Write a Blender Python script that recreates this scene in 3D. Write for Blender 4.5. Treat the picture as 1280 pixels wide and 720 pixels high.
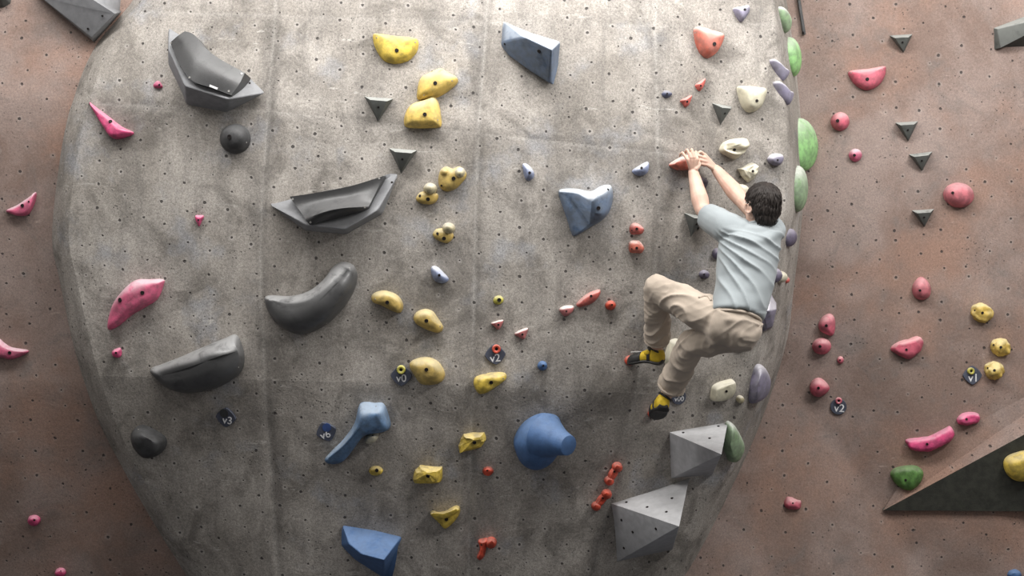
import bpy, bmesh, math, random
from mathutils import Vector, Matrix, noise
from mathutils.bvhtree import BVHTree

for o in list(bpy.data.objects):
    bpy.data.objects.remove(o)
S = bpy.context.scene
COL = S.collection

# ------------------------------------------------------------------ camera, world, lights, exposure
CY, CZ, F = -9.0, 1.7, 1986.0
cam_d = bpy.data.cameras.new('camera')
cam = bpy.data.objects.new('camera', cam_d)
COL.objects.link(cam)
cam.location = (0, CY, CZ)
cam.rotation_euler = (math.pi / 2, 0, 0)
cam_d.sensor_width = 36.0
cam_d.lens = F / 1280 * 36.0
cam_d.clip_end = 100
S.camera = cam

w = bpy.data.worlds.new('world')
S.world = w
w.use_nodes = True
w.node_tree.nodes['Background'].inputs[0].default_value = (1.0, 0.965, 0.925, 1)
w.node_tree.nodes['Background'].inputs[1].default_value = 0.33


def area(name, loc, target, sx, sy, watts, color):
    l = bpy.data.lights.new(name, 'AREA')
    l.shape = 'RECTANGLE'
    l.size, l.size_y = sx, sy
    l.energy = watts
    l.color = color
    o = bpy.data.objects.new(name, l)
    COL.objects.link(o)
    o.location = loc
    d = Vector(target) - Vector(loc)
    o.rotation_euler = d.to_track_quat('-Z', 'Y').to_euler()
    return o


area('ceiling_strip_lamp', (0.0, -1.75, 4.9), (0.0, 0.1, 2.3), 8.0, 0.7, 290, (1.0, 0.98, 0.955))
area('ceiling_spot_lamp', (-0.2, -1.7, 5.1), (0.9, 0.1, 1.4), 0.9, 0.6, 40, (1.0, 0.98, 0.955))
area('right_fill_light', (4.4, -3.2, 4.6), (1.7, 0.4, 2.9), 1.4, 0.7, 150, (1.0, 0.98, 0.955))  # added fill that brightens the boulder's right rim and the right wall
S.view_settings.view_transform = 'Standard'
S.view_settings.look = 'None'
S.view_settings.exposure = 0.0
S.view_settings.gamma = 1.0
S.view_settings.use_curve_mapping = False

random.seed(4)


# ------------------------------------------------------------------ helpers
def lin(c):
    return tuple(((v / 255) / 12.92 if v / 255 <= 0.04045 else ((v / 255 + 0.055) / 1.055) ** 2.4) for v in c) + (1.0,)


def ray(px, py):
    return Vector(((px - 640) / F, 1.0, -(py - 360) / F))


CAMV = Vector((0, CY, CZ))


def at(px, py, y):
    return CAMV + ray(px, py) * (y - CY)


def lerp(a, b, t):
    return a + (b - a) * t


def interp(pts, x):
    if x <= pts[0][0]:
        return pts[0][1]
    n = len(pts)
    for i in range(n - 1):
        if x <= pts[i + 1][0]:
            x0, y0 = pts[i]
            x1, y1 = pts[i + 1]
            m0 = (y1 - pts[i - 1][1]) / (x1 - pts[i - 1][0]) if i > 0 else (y1 - y0) / (x1 - x0)
            m1 = (pts[i + 2][1] - y0) / (pts[i + 2][0] - x0) if i + 2 < n else (y1 - y0) / (x1 - x0)
            h = x1 - x0
            t = (x - x0) / h
            return ((2 * t ** 3 - 3 * t ** 2 + 1) * y0 + (t ** 3 - 2 * t ** 2 + t) * h * m0
                    + (-2 * t ** 3 + 3 * t ** 2) * y1 + (t ** 3 - t ** 2) * h * m1)
    return pts[-1][1]


def tag(o, label=None, cat=None, group=None, kind=None):
    if label:
        o['label'] = label
    if cat:
        o['category'] = cat
    if group:
        o['group'] = group
    if kind:
        o['kind'] = kind
    return o


def link(name, me, mat=None, parent=None, loc=None):
    o = bpy.data.objects.new(name, me)
    COL.objects.link(o)
    if mat is not None and me is not None and not me.materials:
        me.materials.append(mat)
    if loc is not None:
        o.location = loc
    if parent is not None:
        o.parent = parent
    return o


def smooth(me, on=True, angle=None):
    for p in me.polygons:
        p.use_smooth = on
    if angle and hasattr(me, 'set_sharp_from_angle'):
        me.set_sharp_from_angle(angle=math.radians(angle))


# ------------------------------------------------------------------ materials
class NT:
    def __init__(s, name):
        s.m = bpy.data.materials.new(name)
        s.m.use_nodes = True
        s.t = s.m.node_tree
        s.b = s.t.nodes['Principled BSDF']

    def n(s, typ, **kw):
        nd = s.t.nodes.new(typ)
        for k, v in kw.items():
            if k in ('operation', 'noise_dimensions', 'feature', 'data_type', 'blend_type', 'interpolation_type', 'voronoi_dimensions', 'clamp', 'use_clamp', 'invert'):
                setattr(nd, k, v)
            else:
                nd.inputs[k.replace('_', ' ')].default_value = v
        return nd

    def l(s, a, b):
        s.t.links.new(a, b)

    def math(s, op, a, b=None, c=None, clamp=False):
        nd = s.t.nodes.new('ShaderNodeMath')
        nd.operation = op
        nd.use_clamp = clamp
        for i, v in enumerate((a, b, c)):
            if v is None:
                continue
            if isinstance(v, (int, float)):
                nd.inputs[i].default_value = v
            else:
                s.l(v, nd.inputs[i])
        return nd.outputs[0]

    def ramp(s, v, lo, hi, o0=0.0, o1=1.0):
        nd = s.t.nodes.new('ShaderNodeMapRange')
        nd.interpolation_type = 'SMOOTHSTEP'
        s.l(v, nd.inputs[0])
        nd.inputs[1].default_value = lo
        nd.inputs[2].default_value = hi
        nd.inputs[3].default_value = o0
        nd.inputs[4].default_value = o1
        return nd.outputs[0]

    def mix(s, f, a, b, blend='MIX'):
        nd = s.t.nodes.new('ShaderNodeMix')
        nd.data_type = 'RGBA'
        nd.blend_type = blend
        for i, v in ((0, f), (6, a), (7, b)):
            if isinstance(v, (int, float)):
                nd.inputs[i].default_value = v
            elif isinstance(v, tuple):
                nd.inputs[i].default_value = v
            else:
                s.l(v, nd.inputs[i])
        return nd.outputs[2]

    def noise(s, vec, scale, detail=3.0, rough=0.55, dist=0.0):
        nd = s.t.nodes.new('ShaderNodeTexNoise')
        s.l(vec, nd.inputs['Vector'])
        nd.inputs['Scale'].default_value = scale
        nd.inputs['Detail'].default_value = detail
        nd.inputs['Roughness'].default_value = rough
        nd.inputs['Distortion'].default_value = dist
        return nd.outputs[0]

    def mapped(s, vec, scale=(1, 1, 1), rot=(0, 0, 0), loc=(0, 0, 0)):
        nd = s.t.nodes.new('ShaderNodeMapping')
        s.l(vec, nd.inputs[0])
        nd.inputs[1].default_value = loc
        nd.inputs[2].default_value = rot
        nd.inputs[3].default_value = scale
        return nd.outputs[0]

    def bump(s, h, dist, strength=1.0, prev=None):
        nd = s.t.nodes.new('ShaderNodeBump')
        nd.inputs['Strength'].default_value = strength
        nd.inputs['Distance'].default_value = dist
        s.l(h, nd.inputs['Height'])
        if prev is not None:
            s.l(prev, nd.inputs['Normal'])
        return nd.outputs[0]


def wall_material(name, brown=False):
    k = NT(name)
    tc = k.n('ShaderNodeTexCoord')
    uv = tc.outputs['UV']
    ob = k.n('ShaderNodeNewGeometry').outputs['Position']
    sep = k.n('ShaderNodeSeparateXYZ')
    k.l(uv, sep.inputs[0])
    dx, dy = (0.127, 0.142) if not brown else (0.138, 0.15)
    # staggered grid of threaded bolt holes, each a little off its place
    U = k.math('DIVIDE', sep.outputs[0], dx)
    colu = k.math('FLOOR', U)
    par = k.math('FRACT', k.math('MULTIPLY', colu, 0.5))
    V = k.math('ADD', k.math('DIVIDE', sep.outputs[1], dy), par)
    row = k.math('FLOOR', V)
    cb = k.n('ShaderNodeCombineXYZ')
    k.l(colu, cb.inputs[0])
    k.l(row, cb.inputs[1])
    wn = k.n('ShaderNodeTexWhiteNoise')
    wn.noise_dimensions = '2D'
    k.l(cb.outputs[0], wn.inputs['Vector'])
    ws = k.n('ShaderNodeSeparateColor')
    k.l(wn.outputs['Color'], ws.inputs[0])
    jit = 0.46 if not brown else 0.62
    du = k.math('MULTIPLY', k.math('SUBTRACT', k.math('FRACT', U), k.math('MULTIPLY_ADD', ws.outputs[0], jit, 0.5 - jit / 2)), dx)
    dv = k.math('MULTIPLY', k.math('SUBTRACT', k.math('FRACT', V), k.math('MULTIPLY_ADD', ws.outputs[1], jit, 0.5 - jit / 2)), dy)
    dist = k.math('SQRT', k.math('ADD', k.math('MULTIPLY', du, du), k.math('MULTIPLY', dv, dv)))
    warp = k.noise(ob, 90, 1)
    dist = k.math('ADD', dist, k.math('MULTIPLY_ADD', warp, 0.006, -0.003))
    here = k.math('GREATER_THAN', ws.outputs[2], 0.13)
    size = k.math('MULTIPLY_ADD', wn.outputs['Value'], 0.0055, -0.0022)
    dist = k.math('ADD', dist, size)
    hole = k.math('MULTIPLY', k.ramp(dist, 0.0046, 0.0086, 1, 0), here)
    rim = k.math('MULTIPLY', k.ramp(dist, 0.008, 0.024, 1, 0), here)
    # screw holes and air bubbles, in clusters
    vo = k.n('ShaderNodeTexVoronoi', Scale=42.0)
    k.l(ob, vo.inputs['Vector'])
    clus = k.ramp(k.noise(k.mapped(ob, loc=(3, 1, 7)), 5.0, 4), 0.50, 0.66)
    pit = k.math('MULTIPLY', k.ramp(vo.outputs['Distance'], 0.13, 0.24, 1, 0), clus)
    vo2 = k.n('ShaderNodeTexVoronoi', Scale=17.0)
    k.l(ob, vo2.inputs['Vector'])
    pit2 = k.math('MULTIPLY', k.ramp(vo2.outputs['Distance'], 0.06, 0.12, 1, 0), k.ramp(k.noise(ob, 3.1, 2), 0.45, 0.6))
    pits = k.math('MAXIMUM', pit, pit2)
    # grit
    g1 = k.noise(ob, 230, 2, 0.7)
    g2 = k.noise(ob, 85, 3, 0.65)
    big = k.noise(ob, 1.7, 5, 0.6, 0.4)
    med = k.noise(k.mapped(ob, loc=(5, 5, 5)), 3.9, 6, 0.66, 0.7)
    cool = k.noise(k.mapped(ob, loc=(9, 2, 4)), 3.0, 4, 0.6)
    scuff = k.noise(k.mapped(ob, scale=(2.2, 2.2, 10), rot=(0, 0.7, 0), loc=(2, 0, 1)), 2.6, 5, 0.65, 0.8)
    streak = k.noise(k.mapped(ob, scale=(7, 7, 1.0), loc=(1, 8, 3)), 1.6, 4, 0.6)
    jt = k.n('ShaderNodeAttribute')
    jt.attribute_name = 'joint'
    js = k.n('ShaderNodeSeparateColor')
    k.l(jt.outputs['Color'], js.inputs[0])
    if not brown:
        c = k.mix(k.ramp(big, 0.33, 0.66), lin((140, 134, 127)), lin((172, 166, 159)))
        c = k.mix(k.ramp(med, 0.44, 0.70, 0, 0.78), c, lin((101, 96, 90)))
        c = k.mix(k.ramp(cool, 0.55, 0.72, 0, 0.5), c, lin((148, 152, 160)))
        c = k.mix(k.ramp(scuff, 0.62, 0.74, 0, 0.5), c, lin((208, 204, 198)))
        c = k.mix(k.ramp(streak, 0.40, 0.75, 0, 0.45), c, lin((112, 108, 104)))
        c = k.mix(k.math('MULTIPLY', js.outputs[0], k.ramp(med, .3, .6, .1, .55)), c, lin((104, 100, 96)))
        c = k.mix(k.math('MULTIPLY', js.outputs[1], k.ramp(cool, .35, .6, .05, .32)), c, lin((190, 186, 180)))
        lo, hi = 0.64, 1.35
        dark = lin((58, 55, 53))
    else:
        c = k.mix(k.ramp(big, 0.35, 0.65), lin((122, 103, 94)), lin((144, 128, 121)))
        c = k.mix(k.ramp(med, 0.48, 0.72, 0, 0.7), c, lin((112, 104, 100)))
        c = k.mix(k.ramp(k.noise(k.mapped(ob, loc=(9, 2, 4)), 1.5, 5, 0.6), 0.46, 0.70, 0, 0.6), c, lin((150, 117, 100)))
        c = k.mix(k.ramp(scuff, 0.64, 0.76, 0, 0.5), c, lin((186, 168, 158)))
        lo, hi = 0.76, 1.22
        dark = lin((56, 50, 48))
    gr = k.ramp(k.math('MULTIPLY_ADD', g1, 0.55, k.math('MULTIPLY', g2, 0.45)), 0.34, 0.66, lo, hi)
    cg = k.n('ShaderNodeCombineColor')
    for i in range(3):
        k.l(gr, cg.inputs[i])
    c = k.mix(1.0, c, cg.outputs[0], 'MULTIPLY')
    chalk = k.math('MULTIPLY', k.math('MULTIPLY', rim, k.ramp(k.noise(ob, 4.0, 2), 0.40, 0.62)), 0.45 if not brown else 0.16)
    c = k.mix(chalk, c, lin((190, 184, 178)))
    c = k.mix(k.math('MULTIPLY', pits, 0.75), c, dark)
    c = k.mix(k.math('MULTIPLY', hole, 0.84), c, lin((44, 40, 40)))
    k.l(c, k.b.inputs['Base Color'])
    k.b.inputs['Roughness'].default_value = 0.86
    h = k.math('SUBTRACT', k.math('MULTIPLY_ADD', g2, 0.5, k.math('MULTIPLY', g1, 0.35)), k.math('MULTIPLY', pits, 0.6))
    bmp = k.bump(h, 0.0025, 0.85 if not brown else 0.5)
    bmp = k.bump(k.math('MULTIPLY', hole, -1.0), 0.012, 0.7, bmp)
    bmp = k.bump(med, 0.03, 0.16, bmp)
    k.l(bmp, k.b.inputs['Normal'])
    return k.m


def hold_material(name, rgb, chalk=0.5, rough=0.6, var=0.25, chalk_rgb=(205, 200, 192), grain=0.5, spec=0.35):
    k = NT(name)
    geo = k.n('ShaderNodeNewGeometry')
    ob = geo.outputs['Position']
    sp = k.n('ShaderNodeSeparateXYZ')
    k.l(geo.outputs['Normal'], sp.inputs[0])
    n1 = k.noise(ob, 22, 4, 0.6)
    n2 = k.noise(ob, 150, 2, 0.6)
    n3 = k.noise(k.mapped(ob, loc=(1, 4, 2)), 11, 4, 0.65, 0.5)
    base = lin(rgb)
    darker = lin(tuple(v * (1 - var) for v in rgb))
    c = k.mix(k.ramp(n1, 0.35, 0.65), base, darker)
    # chalk dust on upward surfaces and where hands rub; also glossy black's painted highlight
    up = k.ramp(sp.outputs[2], -0.1, 0.85)
    f = k.math('MULTIPLY', k.math('MULTIPLY_ADD', up, 0.95, 0.20), k.ramp(n3, 0.22, 0.52, .25, 1))
    f = k.math('MULTIPLY', f, chalk, clamp=True)
    c = k.mix(f, c, lin(chalk_rgb))
    k.l(c, k.b.inputs['Base Color'])
    k.b.inputs['Roughness'].default_value = rough
    k.b.inputs['Specular IOR Level'].default_value = spec
    k.l(k.bump(k.math('MULTIPLY_ADD', n2, 0.6, n1), 0.003, grain), k.b.inputs['Normal'])
    return k.m


def plain(name, rgb, rough=0.6, metal=0.0, spec=0.4):
    k = NT(name)
    ob = k.n('ShaderNodeTexCoord').outputs['Object']
    n1 = k.noise(ob, 30, 3)
    c = k.mix(k.ramp(n1, 0.3, 0.7), lin(rgb), lin(tuple(v * 0.85 for v in rgb)))
    k.l(c, k.b.inputs['Base Color'])
    k.b.inputs['Roughness'].default_value = rough
    k.b.inputs['Metallic'].default_value = metal
    k.b.inputs['Specular IOR Level'].default_value = spec
    return k.m


def cloth(name, rgb, var=0.1, scale=420, rough=0.9, blotch=5):
    k = NT(name)
    ob = k.n('ShaderNodeTexCoord').outputs['Object']
    n1 = k.noise(ob, blotch, 3)
    n2 = k.noise(ob, scale, 2)
    c = k.mix(k.ramp(n1, 0.3, 0.7), lin(rgb), lin(tuple(v * (1 - var) for v in rgb)))
    c = k.mix(k.ramp(n2, 0.3, 0.7, 0, 0.22), c, lin(tuple(v * 0.8 for v in rgb)))
    k.l(c, k.b.inputs['Base Color'])
    k.b.inputs['Roughness'].default_value = rough
    k.b.inputs['Specular IOR Level'].default_value = 0.15
    k.b.inputs['Sheen Weight'].default_value = 0.1
    k.l(k.bump(n2, 0.001, 0.5), k.b.inputs['Normal'])
    return k.m


def skin_material():
    k = NT('skin')
    ob = k.n('ShaderNodeTexCoord').outputs['Object']
    n1 = k.noise(ob, 14, 4)
    c = k.mix(k.ramp(n1, 0.3, 0.7), lin((212, 182, 164)), lin((198, 160, 143)))
    k.l(c, k.b.inputs['Base Color'])
    k.b.inputs['Roughness'].default_value = 0.55
    k.b.inputs['Subsurface Weight'].default_value = 0.08
    k.b.inputs['Subsurface Radius'].default_value = (0.01, 0.004, 0.002)
    k.l(k.bump(k.noise(ob, 240, 2), 0.0008, 0.5), k.b.inputs['Normal'])
    return k.m


M = {}
M['wall'] = wall_material('grey_concrete_wall')
M['brown'] = wall_material('brown_concrete_wall', True)
M['yellow'] = hold_material('yellow_hold', (224, 194, 72), 0.30, grain=0.6)
M['yellow_chalk'] = hold_material('chalky_yellow_hold', (216, 182, 84), 0.75, chalk_rgb=(222, 208, 160))
M['yellow_old'] = hold_material('worn_yellow_hold', (196, 166, 84), 0.55, chalk_rgb=(214, 204, 170))
M['lime'] = hold_material('lime_yellow_hold', (204, 196, 74), 0.3)
M['pale_knob'] = hold_material('pale_knob', (206, 194, 152), 0.6)
M['pink'] = hold_material('pink_hold', (222, 66, 126), 0.45, chalk_rgb=(224, 186, 198))
M['pink_chalk'] = hold_material('chalky_pink_hold', (220, 76, 124), 0.85, chalk_rgb=(218, 188, 196))
M['rose'] = hold_material('rose_hold', (204, 80, 106), 0.8, chalk_rgb=(220, 170, 172))
M['rose_soft'] = hold_material('dusty_rose_hold', (196, 104, 114), 0.45, chalk_rgb=(220, 180, 182))
M['red'] = hold_material('red_hold', (202, 86, 76), 0.5, chalk_rgb=(214, 188, 182))
M['orange'] = hold_material('orange_red_hold', (222, 78, 50), 0.2)
M['coral'] = hold_material('coral_hold', (206, 92, 66), 0.75, chalk_rgb=(222, 206, 198))
M['redchalk'] = hold_material('chalk_covered_red_hold', (190, 72, 74), 1.0, chalk_rgb=(216, 204, 200))
M['blue'] = hold_material('blue_hold', (72, 106, 154), 0.2, var=0.10, chalk_rgb=(160, 180, 206), grain=0.3)
M['blue_chalk'] = hold_material('chalky_blue_hold', (80, 116, 156), 0.55, chalk_rgb=(184, 196, 208))
M['blue_grey'] = hold_material('slate_blue_hold', (54, 76, 106), 0.8, chalk_rgb=(206, 214, 222))
M['pale_blue'] = hold_material('pale_blue_hold', (124, 138, 176), 0.75, chalk_rgb=(206, 208, 214))
M['purple'] = hold_material('purple_hold', (96, 88, 112), 0.5, chalk_rgb=(184, 180, 190))
M['purple_chalk'] = hold_material('chalky_purple_hold', (116, 110, 136), 0.9, chalk_rgb=(206, 204, 210))
M['navy'] = hold_material('navy_hold', (72, 80, 112), 0.3)
M['green'] = hold_material('green_hold', (138, 196, 116), 0.6, chalk_rgb=(206, 216, 200))
M['green_pale'] = hold_material('chalky_green_hold', (126, 160, 112), 1.0, chalk_rgb=(206, 210, 202))
M['green_dark'] = hold_material('dark_green_hold', (88, 134, 62), 0.15)
M['beige'] = hold_material('beige_hold', (204, 198, 174), 0.5, chalk_rgb=(226, 222, 210), var=0.14)
M['black'] = hold_material('black_fibreglass', (48, 48, 49), 0.22, rough=0.40, var=0.1, chalk_rgb=(168, 168, 168), grain=0.25, spec=0.5)
M['black_gloss'] = hold_material('black_fibreglass_painted_highlight', (52, 52, 53), 0.62, rough=0.36, var=0.1, chalk_rgb=(176, 176, 176), grain=0.25, spec=0.5)  # pale tint on upward faces paints the banana and wedge slopers' highlight
M['blue_worn'] = hold_material('worn_blue_hold', (70, 94, 126), 1.0, chalk_rgb=(190, 196, 202))
M['black_matte'] = hold_material('black_rubbery_hold', (70, 70, 71), 0.12, rough=0.6, chalk_rgb=(150, 150, 150), grain=0.4)
M['grey_vol'] = hold_material('grey_painted_plywood', (136, 137, 140), 0.10, rough=0.75, var=0.08, chalk_rgb=(196, 196, 196), grain=0.2)
M['grey_light'] = hold_material('light_grey_plywood', (176, 176, 178), 0.25, rough=0.75, var=0.08, chalk_rgb=(205, 205, 205), grain=0.2)
M['grey_dark'] = hold_material('dark_grey_plywood', (64, 66, 63), 0.6, rough=0.75, var=0.12, chalk_rgb=(178, 180, 176), grain=0.4)
M['underside_shade'] = hold_material('green_grey_painted_shade', (52, 53, 46), 0.1, rough=0.8)  # overhang underside: its shade is painted into the green-grey colour
M['bolt'] = plain('bolt_steel', (40, 36, 36), 0.6, 0.0, 0.2)
M['screw'] = plain('screw_steel', (176, 174, 170), 0.4, 0.4)
M['tag'] = plain('tag_slate_plastic', (76, 80, 94), 0.5)
M['tag_blue'] = plain('tag_blue_plastic', (58, 80, 132), 0.5)
M['tag_black'] = plain('tag_black_patch', (56, 57, 58), 0.5)
M['white'] = plain('white_print', (226, 226, 228), 0.6)
M['mat'] = plain('crash_mat_vinyl', (70, 72, 78), 0.6)


# ------------------------------------------------------------------ the walls
L0 = [(-150, 235), (0, 160), (60, 113), (130, 85), (210, 68), (300, 60), (350, 70), (440, 90), (520, 115), (590, 150), (660, 190), (720, 228), (860, 315)]
R0 = [(-150, 962), (0, 984), (60, 993), (150, 1002), (250, 1005), (300, 1001), (360, 993), (420, 985), (470, 971), (545, 945), (640, 905), (720, 871), (860, 800)]
L1 = [(a, b + 26) for a, b in L0]
C1 = [(-150, 345), (0, 345), (130, 336), (300, 326), (450, 330), (600, 340), (720, 348), (860, 366)]
C2 = [(-150, 612), (0, 609), (190, 597), (400, 592), (720, 585), (860, 580)]
C3 = [(-150, 815), (0, 818), (200, 822), (300, 821), (450, 803), (600, 768), (720, 742), (860, 705)]
R1 = [(-150, 942), (0, 966), (70, 972), (170, 983), (245, 982), (300, 975), (397, 952), (450, 940), (497, 928), (530, 918), (600, 890), (720, 838), (860, 770)]
COLS = [L1, C1, C2, C3, R1]
ROWY = [[-150] * 5, [15, 20, 28, 33, 30], [130, 140, 168, 192, 205], [470, 475, 482, 492, 500], [860] * 5]
DEP = [[.30, .16, .10, .12, .30],
       [.12, -.02, -.06, -.03, .18],
       [.06, -.08, -.12, -.07, .18],
       [.22, .08, .04, .10, .33],
       [.74, .62, .58, .64, .82]]
BACK = 0.86
BACKL = [(-150, .46), (20, .28), (140, .22), (475, .40), (860, .94)]


def backl(py):
    for a, b in zip(BACKL, BACKL[1:]):
        if py <= b[0]:
            return lerp(a[1], b[1], (py - a[0]) / (b[0] - a[0]))
    return BACKL[-1][1]


WALLS = []          # (object, bm copy) for ray casting
wall_polys, wall_verts = [], []


def add_bvh(me, loc=Vector((0, 0, 0))):
    b = len(wall_verts)
    wall_verts.extend([v.co + loc for v in me.vertices])
    wall_polys.extend([[b + i for i in p.vertices] for p in me.polygons])


def grid_mesh(name, fn, nu, nv, us=None, vs=None):
    us = us or [i / nu for i in range(nu + 1)]
    vs = vs or [i / nv for i in range(nv + 1)]
    verts, uvs = [], []
    for v in vs:
        for u in us:
            p, t = fn(u, v)
            verts.append(p)
            uvs.append(t)
    W = len(us)
    faces = [(j * W + i, j * W + i + 1, (j + 1) * W + i + 1, (j + 1) * W + i) for j in range(len(vs) - 1) for i in range(W - 1)]
    faces = [f[::-1] for f in faces]
    me = bpy.data.meshes.new(name)
    me.from_pydata(verts, [], faces)
    uvl = me.uv_layers.new(name='UVMap')
    for lp in me.loops:
        uvl.data[lp.index].uv = uvs[lp.vertex_index]
    smooth(me)
    me.update()
    return me


def edge_samples(n=22, e=0.03):
    s = [0, 0.008, 0.016, 0.026, 0.04, 0.06]
    mid = [lerp(0.09, 0.91, i / n) for i in range(n + 1)]
    return s + mid + [1 - v for v in reversed(s)]


def relief(p):
    return 0.016 * noise.noise(Vector((p.x * 1.3, 7.0, p.z * 1.3))) + 0.007 * noise.noise(Vector((p.x * 4.1, 1.0, p.z * 4.1)))


def panel_fn(i, j):
    def fn(s, t):
        y0 = lerp(ROWY[j][i], ROWY[j][i + 1], s)
        y1 = lerp(ROWY[j + 1][i], ROWY[j + 1][i + 1], s)
        py = lerp(y0, y1, t)
        px = lerp(interp(COLS[i], py), interp(COLS[i + 1], py), s)
        d = lerp(lerp(DEP[j][i], DEP[j][i + 1], s), lerp(DEP[j + 1][i], DEP[j + 1][i + 1], s), t)
        p = at(px, py, d)
        wx = (interp(COLS[i + 1], py) - interp(COLS[i], py)) / 220
        hy = (y1 - y0) / 220
        g, ja, jb = 0, 0, 0
        for dd, on, dp in ((s * wx, i > 0, .013), ((1 - s) * wx, i < 3, .013), (t * hy, j > 0, (0, .003, .004, .0015)[j]), ((1 - t) * hy, j < 3, (.003, .004, .0015, 0)[j])):
            if on:
                g += dp * math.exp(-(dd / 0.026) ** 2)
                kk = 1.0 if dp > .01 else dp / .004 * .7
                ja = max(ja, kk * math.exp(-(dd / 0.06) ** 2))
                jb = max(jb, kk * math.exp(-(dd / 0.011) ** 2))
        g = min(g, 0.014)
        jv = (ja, jb, 0, 1)
        bul = -0.012 * math.sin(math.pi * s) * math.sin(math.pi * t)
        p = p + ray(px, py).normalized() * (g + bul + relief(p))
        JOINT.append(jv)
        return p, (p.x, p.z)
    return fn


JOINT = []
ES = edge_samples()


def rim_fn(A, B, i, inner_first):
    # the boulder's side turning back to the brown wall
    def fn(u, v):
        py = lerp(-150, 860, v)
        j = 0
        while j < 3 and py > ROWY[j + 1][i]:
            j += 1
        t = (py - ROWY[j][i]) / (ROWY[j + 1][i] - ROWY[j][i])
        d0 = lerp(DEP[j][i], DEP[j + 1][i], t)
        k = u if inner_first else 1 - u
        px = lerp(interp(A, py), interp(B, py), k)
        bk = (BACK if inner_first else backl(py)) + 0.06
        d = d0 + (bk - d0) * (k ** (1.5 if not inner_first else 1.8))
        p = at(px, py, d)
        p = p + ray(px, py).normalized() * (relief(p) * (1 - k))
        sgn = 1 if inner_first else -1
        return p, (p.x + sgn * k * (bk - d0), p.z)
    return fn


rim_me = grid_mesh('wall_center', rim_fn(R1, R0, 4, True), 14, 90)
bmw = bmesh.new()
bmw.from_mesh(rim_me)
rim_l = grid_mesh('rim', rim_fn(L1, L0, 0, False), 10, 90)
bmw.from_mesh(rim_l)
bmw.to_mesh(rim_me)
bmw.free()
smooth(rim_me)
wall_center = tag(link('wall_center', rim_me, M['wall']), 'grey bulging textured concrete boulder wall full of bolt holes', kind='structure')
add_bvh(rim_me)
for j in range(4):
    for i in range(4):
        JOINT.clear()
        me = grid_mesh('panel', panel_fn(i, j), 0, 0, ES, ES)
        at_ = me.color_attributes.new('joint', 'FLOAT_COLOR', 'POINT')
        for q, jv in enumerate(JOINT):
            at_.data[q].color = jv
        link('panel', me, M['wall'], wall_center)
        add_bvh(me)


def brown_fn(x0, x1):
    def fn(u, v):
        p = Vector((lerp(x0, x1, u), BACK, lerp(4.6, -0.15, v)))
        py = 360 - (p.z - CZ) * F / (p.y - CY)
        if x0 < -2:
            p.y = backl(max(-150, min(860, py)))
        else:
            # a creased facet that starts beside the boulder and leans out towards the floor
            px = 640 + p.x * F / (p.y - CY)
            ax, ay = 975, 455
            ux, uy = 0.585, 0.811
            sd = -((px - ax) * uy - (py - ay) * ux)
            if sd > 0:
                p.y += 0.10 - 0.24 * min(sd, 260) / 260
            elif sd > -110:
                p.y += 0.10 * (1 + sd / 110)
            if py > 640 and px > 1050:
                p.y += 0.0
        p.y += 0.02 * noise.noise(Vector((p.x * 1.1, 3, p.z * 1.1)))
        return p, (p.x, p.z)
    return fn


for nm, x0, x1, lab in (('wall_left', -5.0, -1.2, 'brown concrete climbing wall behind the boulder on the left'),
                        ('wall_right', 0.55, 5.2, 'brown concrete climbing wall behind the boulder on the right')):
    me = grid_mesh(nm, brown_fn(x0, x1), 120, 120)
    tag(link(nm, me, M['brown']), lab, kind='structure')
    add_bvh(me)
bm = bmesh.new()
bmesh.ops.create_cube(bm, size=1, matrix=Matrix.Translation((0, -5, -0.25)) @ Matrix.Diagonal((11, 12.4, 0.2, 1)))
me = bpy.data.meshes.new('floor')
bm.to_mesh(me)
bm.free()
tag(link('floor', me, M['mat']), kind='structure')

WALL = BVHTree.FromPolygons(wall_verts, wall_polys)


def hit(px, py, bvh=None):
    b = bvh or WALL
    d = ray(px, py).normalized()
    loc, n, idx, dist = b.ray_cast(CAMV, d)
    if loc is None:
        return None, None
    acc = Vector((0, 0, 0))
    if bvh is None:
        for dx, dy in ((0, 0), (14, 0), (-14, 0), (0, 14), (0, -14)):
            l2, n2, _, _ = b.ray_cast(CAMV, ray(px + dx, py + dy).normalized())
            if l2 is not None and (l2 - loc).length < 0.22:
                if n2.dot(d) > 0:
                    n2 = -n2
                acc += n2
    else:
        acc = n if n.dot(d) < 0 else -n
    return loc, acc.normalized()


def on_plane(px, py, P, N, h):
    d = ray(px, py)
    t = ((P - CAMV).dot(N) + h) / d.dot(N)
    return CAMV + d * t


# ------------------------------------------------------------------ hold builders
def E(cx, cy, rx, ry=None, rot=0, n=8):
    ry = ry or rx
    c, s = math.cos(math.radians(rot)), math.sin(math.radians(rot))
    r = []
    for i in range(n):
        a = 2 * math.pi * i / n
        x, y = rx * math.cos(a), ry * math.sin(a)
        r.append((cx + x * c - y * s, cy + x * s + y * c))
    return r


def catmull(pts, per=4):
    n = len(pts)
    out = []
    for i in range(n):
        p0, p1, p2, p3 = (Vector(pts[(i + k) % n]) for k in (-1, 0, 1, 2))
        for k in range(per):
            t = k / per
            out.append(0.5 * ((2 * p1) + (p2 - p0) * t + (2 * p0 - 5 * p1 + 4 * p2 - p3) * t * t + (3 * p1 - p0 - 3 * p2 + p3) * t ** 3))
    return out


def linear(pts, per=4):
    n = len(pts)
    return [Vector(pts[i]).lerp(Vector(pts[(i + 1) % n]), k / per) for i in range(n) for k in range(per)]


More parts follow.
